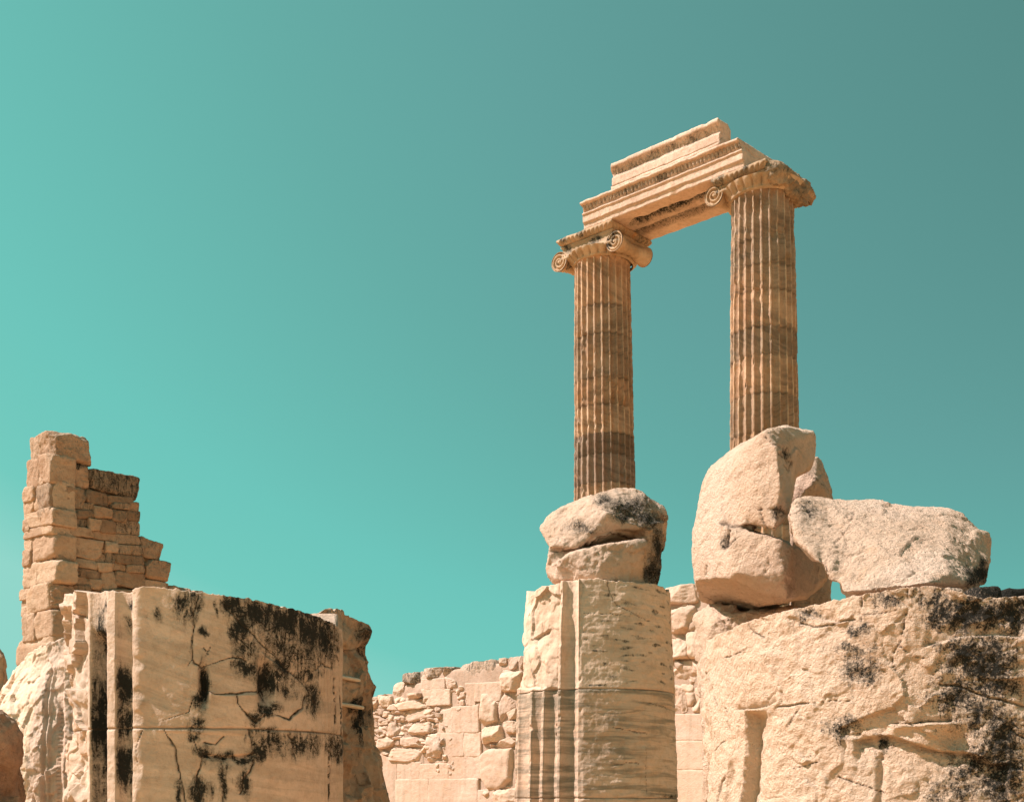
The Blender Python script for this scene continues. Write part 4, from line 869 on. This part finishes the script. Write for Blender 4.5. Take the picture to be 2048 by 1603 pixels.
# ------------------------------------------------------------------ the two standing columns
AX = [np.array([2.765, 37.6]), np.array([6.83, 33.9])]
ZT = 18.43
def column(ax, label, z_cap, lean, drums, radii, seed, neck):
    root = thing('fluted_column', label, 'column', (ax[0], ax[1], 0), 'standing columns')
    base = (ax[0], ax[1], 0)
    nf, k = 24, 14
    tt = np.concatenate([[0.0, 0.05, 0.10, 0.145, 0.165], 0.175 + 0.82 * (1 - np.cos(math.pi * np.linspace(0, 1, 14))) / 2])
    k = len(tt)
    ph = (np.arange(nf)[:, None] + tt[None, :]).ravel() / nf * 2 * math.pi + seed * 0.13
    fl_ = np.tile(np.where(tt < 0.17, 0.0, np.sqrt(np.clip(1 - (2 * (np.clip(tt, .17, 1) - .17) / .83 - 1) ** 2, 0, 1))), nf)
    arr = np.tile((tt < 0.20).astype(float), nf)
    zs = drums + [neck]
    for i, (za, zb) in enumerate(zip(zs[:-1], zs[1:])):
        last = i == len(zs) - 2
        rows = int(max(6, (zb - za) / 0.055)); Z = np.linspace(za, zb, rows)
        if last: Z = np.concatenate([np.linspace(za, zb - 0.25, rows - 6), np.linspace(zb - .22, zb, 8)])
        rows = len(Z)
        R = np.interp(Z, radii[0], radii[1])
        jit = 0.006 * math.sin(i * 7.3 + seed)
        dep = np.full(rows, 0.11)
        if last: dep = 0.11 * np.sqrt(np.clip((zb - 0.03 - Z) / 0.14, 0, 1))
        rr = R[:, None] + jit - dep[:, None] * fl_[None, :]
        gz = np.minimum(np.abs(Z - za), np.abs(Z - zb))
        rr = rr - 0.010 * np.exp(-(gz / 0.016) ** 2)[:, None]
        P = np.stack([ax[0] + lean * (Z[:, None] - 13) / 8 + rr * np.cos(ph)[None, :], ax[1] + rr * np.sin(ph)[None, :], Z[:, None] * np.ones(len(ph))[None, :]], -1).reshape(-1, 3)
        A = np.tile(arr, rows)
        ch = -0.045 * A * sst(0.22, 0.6, fbm(P * 3.6, 3, seed + 2)) * sst(-.1, .3, pn(P * 0.8, seed + 7)) - 0.012 * A * sst(.0, .5, pn(P * 9, seed + 3))
        ch += 0.008 * fbm(P * 5, 3, seed) - 0.06 * sst(0.35, 0.6, fbm(P * 1.3, 2, seed + 20)) * (0.4 + fbm(P * 5, 2, 4))
        dv = np.stack([np.tile(np.cos(ph), rows), np.tile(np.sin(ph), rows)], 1); P[:, :2] += dv * ch[:, None]
        crk = np.tile(np.exp(-(gz / 0.016) ** 2)[:, None], (1, len(ph))).ravel() * 0.55 * sst(-.4, .4, pn(P * 2, 9))
        g_ = {'tint': random.uniform(-.02, .12) + 0.10 * fbm(P * 1.2, 2, seed + 40) - 0.38 * A * sst(-.3, .4, pn(P * 2.5, seed + 50)), 'crack': crk}  # arrises painted paler: sunlit highlights put into the tint, along with wear
        o = link_mesh('drum', P, grid_faces(rows, len(ph), True), M_col, root, g_, base=base)
        o.color = DCOL[seed][i % len(DCOL[seed])]
    # Attic base and plinth, hidden behind the nearer stones
    pr = [(1.42, 0.0), (1.42, 0.32), (1.30, 0.34), (1.38, 0.44), (1.36, 0.56), (1.2, 0.62), (1.12, 0.70), (1.2, 0.76), (1.24, 0.84), (1.18, 0.92), (1.06, 0.95)]
    a = np.linspace(0, 2 * math.pi, 72, endpoint=False)
    V = np.concatenate([np.column_stack([ax[0] + r * np.cos(a), ax[1] + r * np.sin(a), np.full(72, z)]) for r, z in pr])
    link_mesh('base', V, grid_faces(len(pr), 72, True), M_col, root, base=base)
    return root
B_ = lambda v, r=0., b=0.: (v + r, v, v + b, 1)
DCOL = {1: [B_(1.0)] * 6 + [(1.0, .97, .92, 1), (.95, .93, .9, 1), (.56, .57, .60, 1), (.54, .55, .57, 1), (.98, .95, .90, 1), (1.0, .94, .86, 1), (.80, .80, .78, 1), (.86, .85, .82, 1), (1.0, .94, .86, 1), (1.0, .94, .84, 1)],
        2: [B_(1.0)] * 6 + [(1.0, .95, .88, 1), (.95, .91, .85, 1), (.78, .77, .74, 1), (.98, .93, .86, 1), (.72, .73, .72, 1), (1.0, .96, .90, 1), (.85, .84, .81, 1), (.70, .72, .72, 1), (.74, .75, .74, 1), (.98, .95, .90, 1)]}
zl = lambda y, d: EYE + (HY - y) / F * d
d1 = [0.95, 2.3, 3.6, 4.9, 6.2, 7.6, 9.0, 10.0] + [zl(y, 36.7) for y in (962, 905, 862, 805, 750, 662, 603)]
d2 = [0.95, 2.3, 3.6, 4.9, 6.2, 7.6, 8.9, 10.2] + [zl(y, 33.0) for y in (860, 782, 705, 648, 574, 522, 470)]
col1 = column(AX[0], 'slender left fluted column with an intact scrolled capital, farther of the standing pair', 17.82, -0.09, d1, ([0, 8, 12, 15, 17.6], [1.01, .95, .915, .872, .835]), 1, 17.66)
col2 = column(AX[1], 'right fluted column with a broken capital end, nearer of the standing pair', 18.0, -0.06, d2, ([0, 8, 12, 15, 17.8], [1.03, .97, .925, .882, .842]), 2, 17.82)

# ------------------------------------------------------------------ capitals
def frame(ax):
    return lambda a, b, z: np.stack([ax[0] + np.asarray(a) * u2[0] + np.asarray(b) * n2[0], ax[1] + np.asarray(a) * u2[1] + np.asarray(b) * n2[1], np.asarray(z) + 0 * np.asarray(a)], -1)

def rect_sweep(fr, hw, hd, prof, step=0.03, egg=None, seed=0, chip=0.02):
    """a moulded slab: profile (outward, z) carried round a rectangle"""
    per = []
    n1, n2_ = int(2 * hw / step), int(2 * hd / step)
    for t in np.linspace(-1, 1, n1, endpoint=False): per.append((t * hw, hd, 0, 1))
    for t in np.linspace(1, -1, n2_, endpoint=False): per.append((hw, t * hd, 1, 0))
    for t in np.linspace(1, -1, n1, endpoint=False): per.append((t * hw, -hd, 0, -1))
    for t in np.linspace(-1, 1, n2_, endpoint=False): per.append((-hw, t * hd, -1, 0))
    per = np.array(per); L_ = np.arange(len(per)) * step
    rows = []
    for off, z, eg in prof:
        sx = np.clip((hw + off) / hw, .001, None); sy = np.clip((hd + off) / hd, .001, None)
        e_ = eg * np.abs(np.sin(math.pi * L_ / (egg or .16)))
        a = per[:, 0] * sx + per[:, 2] * (e_ - eg * .6); b = per[:, 1] * sy + per[:, 3] * (e_ - eg * .6)
        rows.append(fr(a, b, np.full(len(a), z)))
    V = np.concatenate(rows); V = V + chip * np.stack([fbm(V * 3, 3, seed), fbm(V * 3, 3, seed + 5), .7 * fbm(V * 3, 3, seed + 8)], -1)
    return V, grid_faces(len(prof), len(per), True)

def volute(fr, a0, b0, z0, R, length, sgn, turns=2.6, eye=True, hand=1):
    """bolster with a spiral scroll on each end, axis along n"""
    V, Fq, n = [], [], 0
    k = 72; ph = np.linspace(0, 2 * math.pi, k, endpoint=False)
    bb = np.linspace(-1, 1, 33)
    rad = R * (0.50 + 0.48 * np.abs(bb) ** 1.8) + 0.018 * np.cos(bb * 9 * math.pi) * (np.abs(bb) < .8)
    rows = []
    for t, r in zip(bb, rad): rows.append(fr(a0 + r * np.cos(ph), np.full(k, b0 + t * length / 2), z0 + r * np.sin(ph)))
    P = np.concatenate(rows); P = P + 0.012 * np.stack([fbm(P * 5, 3, 3)] * 3, -1); V.append(P); Fq.append(grid_faces(33, k, True)); n += len(P)
    for s in (1, -1):
        nr = 40; rho = np.linspace(1, 0.0, nr); rows = []
        for q in rho:
            f = np.mod(ph * hand * (1 if s > 0 else -1) / (2 * math.pi) + turns * (1 - q) ** 0.85, 1.0)
            hgt = -0.075 * np.sin(math.pi * np.clip((f - 0.30) / 0.70, 0, 1)) ** 0.7
            if q < 0.15: hgt = hgt * 0 + 0.012
            hgt = hgt * (q < 0.97)
            r = R * 0.985 * max(q, 0.002)
            rows.append(fr(a0 + r * np.cos(ph), b0 + s * (length / 2 + 0.03 + hgt), z0 + r * np.sin(ph)))
        P = np.concatenate(rows); fq = grid_faces(nr, k, True); V.append(P); Fq.append(fq + n); n += len(P)
    return np.concatenate(V), np.concatenate(Fq)

def capital(root, ax, z_vol, R, broken, seed):
    fr = frame(ax); base = (ax[0], ax[1], 0); f0 = fr; hw = 0.99
    if broken: hw = 0.78; fr = lambda a, b, z: f0(np.asarray(a) - 0.21, b, z)
    za = ZT - 0.20; z_ech = z_vol - (0.10 if not broken else 0.16)
    # cushion with the channel between the scrolls
    prof = [(-0.9, z_vol - 0.02, 0), (-0.06, z_vol - .02, 0), (0.0, z_vol + 0.0, 0), (0.01, z_vol + 0.06, 0), (-0.02, z_vol + .09, 0), (-0.045, za - .10, 0), (-0.02, za - .06, 0), (0.01, za - .02, 0), (-0.02, za - .004, 0), (-0.9, za - .004, 0)]
    V, Fq = rect_sweep(fr, hw - .01, 0.86, prof, 0.035, None, seed, 0.02)
    st = sst(0.1, .6, fbm(V * 2, 3, seed)) * 0.55
    cap = link_mesh('capital', V, Fq, M_cap, root, {'tint': .15 + .2 * fbm(V * 2, 2, 5), 'stain': st}, base=base)
    # abacus with carved leaf edge
    prof = [(-0.9, za, 0), (-0.08, za, 0), (-0.03, za + .02, .05), (0.02, za + .07, .06), (0.05, za + .11, .05), (0.06, za + .125, 0), (0.06, ZT - .03, 0), (0.04, ZT - .004, 0), (-0.9, ZT - .004, 0)]
    V, Fq = rect_sweep(fr, hw, 0.93, prof, 0.025, 0.15, seed + 2, 0.022)
    link_mesh('abacus', V, Fq, M_cap, cap, {'tint': .1 + .2 * fbm(V * 3, 2, 5), 'stain': .45 * sst(0, .6, fbm(V * 2.4, 3, seed + 9))}, base=base)
    # echinus: ring of eggs above the flutes
    k = 360; ph = np.linspace(0, 2 * math.pi, k, endpoint=False); eg = np.abs(np.sin(12 * ph)) ** 0.6
    rows = []
    zn = (17.66 if not broken else 17.82) - .05
    for t in np.linspace(0, 1, 14):
        z = zn + t * (z_vol + 0.06 - zn); r = 0.87 + 0.23 * math.sin(t * math.pi / 2) ** 1.4 + (0.035 * math.exp(-((t - .12) / .07) ** 2))
        rr = r - 0.13 * (1 - eg) * math.sin(math.pi * min(1, max(0, (t - .22) / .78)))
        rows.append(np.column_stack([ax[0] + rr * np.cos(ph), ax[1] + rr * np.sin(ph), np.full(k, z)]))
    V = np.concatenate(rows); V = V + 0.012 * np.stack([fbm(V * 5, 3, 1), fbm(V * 5, 3, 2), 0 * V[:, 0]], -1)
    link_mesh('echinus', V, grid_faces(14, k, True), M_cap, cap, {'tint': .1 + .2 * fbm(V * 2, 2, 6)}, base=base)
    spots = [(-1.05, 1)] + ([(1.05, -1)] if not broken else [])
    for a0, hand in spots:
        V, Fq = volute(f0, a0, 0.11, z_vol, R, 1.44, 1, hand=hand)
        st = .5 * sst(.2, .6, fbm(V * 2, 3, seed + 4))
        o = link_mesh('volute', V, Fq, M_cap, cap, {'tint': -.1 + .25 * fbm(V * 3, 2, 7), 'stain': st}, base=base)
    return cap, f0
cap1, fr1 = capital(col1, AX[0], 17.82, 0.295, False, 31)
cap2, fr2 = capital(col2, AX[1], 18.04, 0.29, True, 37)
# right capital: its far end is a shapeless broken lump
def frp(pts): return [tuple(fr2(a, b, z)) for a, b, z in pts]
l1 = frp([(0.52, .95, 18.43), (.80, .88, 18.40), (.98, .60, 18.22), (.98, .5, 17.78), (.6, .86, 17.82), (.55, .93, 18.05), (0.2, -.9, 18.43), (.80, -.9, 18.40), (1.05, -.50, 18.25), (1.08, -.75, 18.05), (.95, -.9, 17.78), (.2, -.9, 17.8)])
l2 = frp([(.70, .1, 18.36), (1.05, -.10, 18.20), (1.17, -.62, 17.95), (1.02, -.80, 17.62), (.7, -.5, 17.62), (.7, -.85, 18.2), (1.17, -.76, 17.9), (1.08, -.65, 17.64), (.95, .3, 17.72), (.6, .6, 17.74)])
l3 = frp([(.48, .85, 18.43), (.66, .90, 18.50), (.85, .55, 18.45), (.5, .2, 18.5), (.9, .9, 18.2), (.5, .92, 18.2), (.8, .1, 18.3)])
o = rock('broken_end', [l1, l2, l3], 0.035, M_cap, cap2, (AX[1][0], AX[1][1], 0), feat=lambda px, py, V, N: (0 * px, {'stain': .16 + .16 * sst(-.2, .5, fbm(V * 2.6, 3, 71)), 'tint': .18 + .4 * sst(-.3, .4, fbm(V * 1.8, 3, 72))}), amp=0.085, freq=2.2, fine=.2, seed=41, soft=2, tint=.15)  # darker tint carries the end's shade as well as its staining
o['label'] = 'shapeless broken end of the capital'

# ------------------------------------------------------------------ architrave and frieze blocks
frA = lambda s, b, z: np.stack([2.765 + s * u2[0] + b * n2[0], 37.6 + s * u2[1] + b * n2[1], z], -1)
def beam(name, prof, s0, s1, seed, label, cat, mat, ds=0.017, chip=0.014, endcut=None, soffit=None, extra=None, darkf=None):
    """closed profile (outward b, z, egg depth, egg pitch) carried along the beam"""
    pts = []
    for (b0, z0, e0, p0), (b1, z1, e1, p1) in zip(prof, prof[1:] + prof[:1]):
        L_ = math.hypot(b1 - b0, z1 - z0); m = max(1, int(L_ / 0.03))
        for i in range(m):
            t = i / m; pts.append((b0 + t * (b1 - b0), z0 + t * (z1 - z0), e0 + t * (e1 - e0), p0))
    pts = np.array(pts); ns = int((s1 - s0) / ds); sv = np.linspace(s0, s1, ns)
    Sg, Bg = np.meshgrid(sv, pts[:, 0], indexing='ij'); Zg = np.tile(pts[:, 1], (ns, 1)); Eg = np.tile(pts[:, 2], (ns, 1)); Pg = np.tile(pts[:, 3], (ns, 1))
    Sg = Sg.copy(); Bg = Bg.copy(); Zg = Zg.copy()
    Bg += Eg * (np.abs(np.sin(math.pi * Sg / Pg)) ** 0.7 - 0.55)
    if endcut is not None:
        f = (Sg - s0) / (s1 - s0); Sg = Sg + (f ** 4) * endcut(Bg, Zg)
    V = frA(Sg.ravel(), Bg.ravel(), Zg.ravel())
    nz = np.stack([fbm(V * 2.6, 4, seed), fbm(V * 2.6, 4, seed + 6), fbm(V * 2.6, 4, seed + 12)], -1)
    V = V + chip * nz
    bbox = (np.max(prof, 0)[0])
    edge = np.exp(-((Zg.ravel() - max(p[1] for p in prof)) / .06) ** 2) + np.exp(-((Zg.ravel() - min(p[1] for p in prof)) / .06) ** 2)
    front = (Bg.ravel() > 0.6)
    V = V - n3[None, :] * (0.035 * edge * front * sst(.15, .6, fbm(V * 1.8, 3, seed + 20)))[:, None]
    if soffit is not None: V[:, 2] += soffit(Sg.ravel(), Bg.ravel(), Zg.ravel(), V)
    stn = darkf(Sg.ravel(), Bg.ravel(), Zg.ravel(), V) if darkf else np.zeros(len(V))
    Fq = grid_faces(ns, len(pts), True)
    # ends: shrink rings to the middle
    k = len(pts); cap_rows = []
    def end(row0, sg):
        nonlocal V, Fq, stn
        ring = V[row0 * k:(row0 + 1) * k]; c = ring.mean(0); prev = np.arange(row0 * k, (row0 + 1) * k)
        for f in (0.93, .8, .6, .4, .2, 0.01):
            R_ = c + (ring - c) * f; R_ = R_ + u3 * (sg * (0.03 + 0.05 * fbm(R_ * 2.3, 3, seed + 30)) * (1 - f ** 8))[:, None] * 1.0
            idx = np.arange(len(V), len(V) + k); V = np.concatenate([V, R_]); stn = np.concatenate([stn, np.zeros(k)])
            q = np.stack([prev, np.roll(prev, -1), np.roll(idx, -1), idx], 1); Fq = np.concatenate([Fq, q if sg > 0 else q[:, ::-1]]); prev = idx
    end(ns - 1, 1); end(0, -1)
    base = frA(np.array((s0 + s1) / 2), np.array(0.0), np.array(min(p[1] for p in prof)))
    o = link_mesh(name, V, Fq[:, ::-1], mat, None, {'tint': 0.12 * fbm(V * 1.4, 3, seed + 3), 'stain': stn}, base=base)
    return tag(o, label, cat)
def shade_grime(s, b, z, V, bands):  # shade of the recessed bands put into the colour, mixed with weathering
    g_ = np.zeros(len(s))
    for a_, c_ in bands: g_ = np.maximum(g_, (sst(a_ - .02, a_ + .01, z) * (1 - sst(c_ - .01, c_ + .02, z))) * (b > .9))
    return np.maximum(g_ * (.75 + .5 * fbm(V * 2, 3, 91)), .3 * ((s > 4.9) | (b < .5)) * sst(-.2, .5, fbm(V * 1.2, 3, 92)))
z0, z1_ = 18.43, 19.19
pa = [(-0.95, z0, 0, 1), (0.95, z0, 0, 1), (0.95, z0 + .15, 0, 1), (0.965, z0 + .155, 0, 1), (0.965, z0 + .175, 0, 1), (1.0, z0 + .18, 0, 1), (1.0, z0 + .39, 0, 1), (1.03, z0 + .395, 0, 1), (1.04, z0 + .44, 0, 1), (.985, z0 + .465, 0, 1), (0.985, z0 + .50, 0.0, 0.125),
      (1.01, z0 + .52, .09, 0.125), (1.02, z0 + .60, .10, 0.125), (1.03, z0 + .64, .06, .125), (1.04, z0 + .65, 0, 1), (1.13, z0 + .675, 0, 1), (1.14, z1_ - .03, 0, 1), (1.11, z1_, 0, 1), (-1.0, z1_, 0, 1), (-1.0, z0 + .5, 0, 1)]
def soff(s, b, z, V):
    under = np.exp(-((z - z0) / .02) ** 2)
    mid = np.exp(-((b + 0.30) / 0.16) ** 4) * sst(.8, 1.2, s) * (1 - sst(4.3, 4.7, s)) * 0.13
    hole = np.exp(-((b - 0.28 - .22 * pn(np.stack([s * 1.1, 0 * s, 0 * s], 1), 3)) / .15) ** 2) * sst(1.0, 1.6, s) * (1 - sst(3.8, 4.3, s)) * (.12 + .10 * fbm(V * 3.5, 3, 77))
    return under * (mid + np.clip(hole, 0, None))
def soffit_shade(s, b, z, V):  # groove and cavity darkened: shade and staining put into the colour
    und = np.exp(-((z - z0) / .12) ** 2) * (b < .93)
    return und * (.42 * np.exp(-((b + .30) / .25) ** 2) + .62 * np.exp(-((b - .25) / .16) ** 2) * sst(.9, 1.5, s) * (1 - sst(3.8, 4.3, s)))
beam('architrave_block', pa, 0.0, 5.46, 101, 'long lower beam with stepped bands bridging the two standing columns', 'architrave', M_ent, endcut=lambda b, z: 0.18 * (1.0 - b) * 0.3 - .25 * np.clip(z - 18.8, 0, 1), soffit=soff, darkf=lambda s, b, z, V: np.maximum(soffit_shade(s, b, z, V), .33 * shade_grime(s, b, z, V, [(z0 + .49, z0 + .66)])))
y0 = z1_
pf = [(0.50, y0 + .003, 0, 1), (1.03, y0 + .003, 0, 1), (1.05, y0 + .01, 0, 1), (1.05, y0 + .10, 0, 1), (0.985, y0 + .115, 0, 1), (0.985, y0 + .14, 0, 1), (1.0, y0 + .145, 0, 1), (1.0, y0 + .38, 0, 1), (.97, y0 + .40, 0, 1), (.94, y0 + .47, 0.0, .12), (.95, y0 + .50, .05, .12), (.98, y0 + .57, .05, .12), (1.0, y0 + .60, 0, 1),
      (1.06, y0 + .64, 0, 1), (1.08, y0 + .66, 0, 1), (1.085, y0 + .72, 0, 1), (1.06, y0 + .77, 0, 1), (.62, y0 + .77, 0, 1), (.50, y0 + .6, 0, 1)]
beam('frieze_block', pf, 1.10, 4.72, 131, 'shorter upper beam with a projecting moulding, topmost stone above the two columns', 'frieze block', M_ent, chip=0.016, endcut=lambda b, z: 0.12 * np.clip(.9 - b, 0, .5), darkf=lambda s, b, z, V: .34 * shade_grime(s, b, z, V, [(y0 + .40, y0 + .645), (y0 + .115, y0 + .14)]))
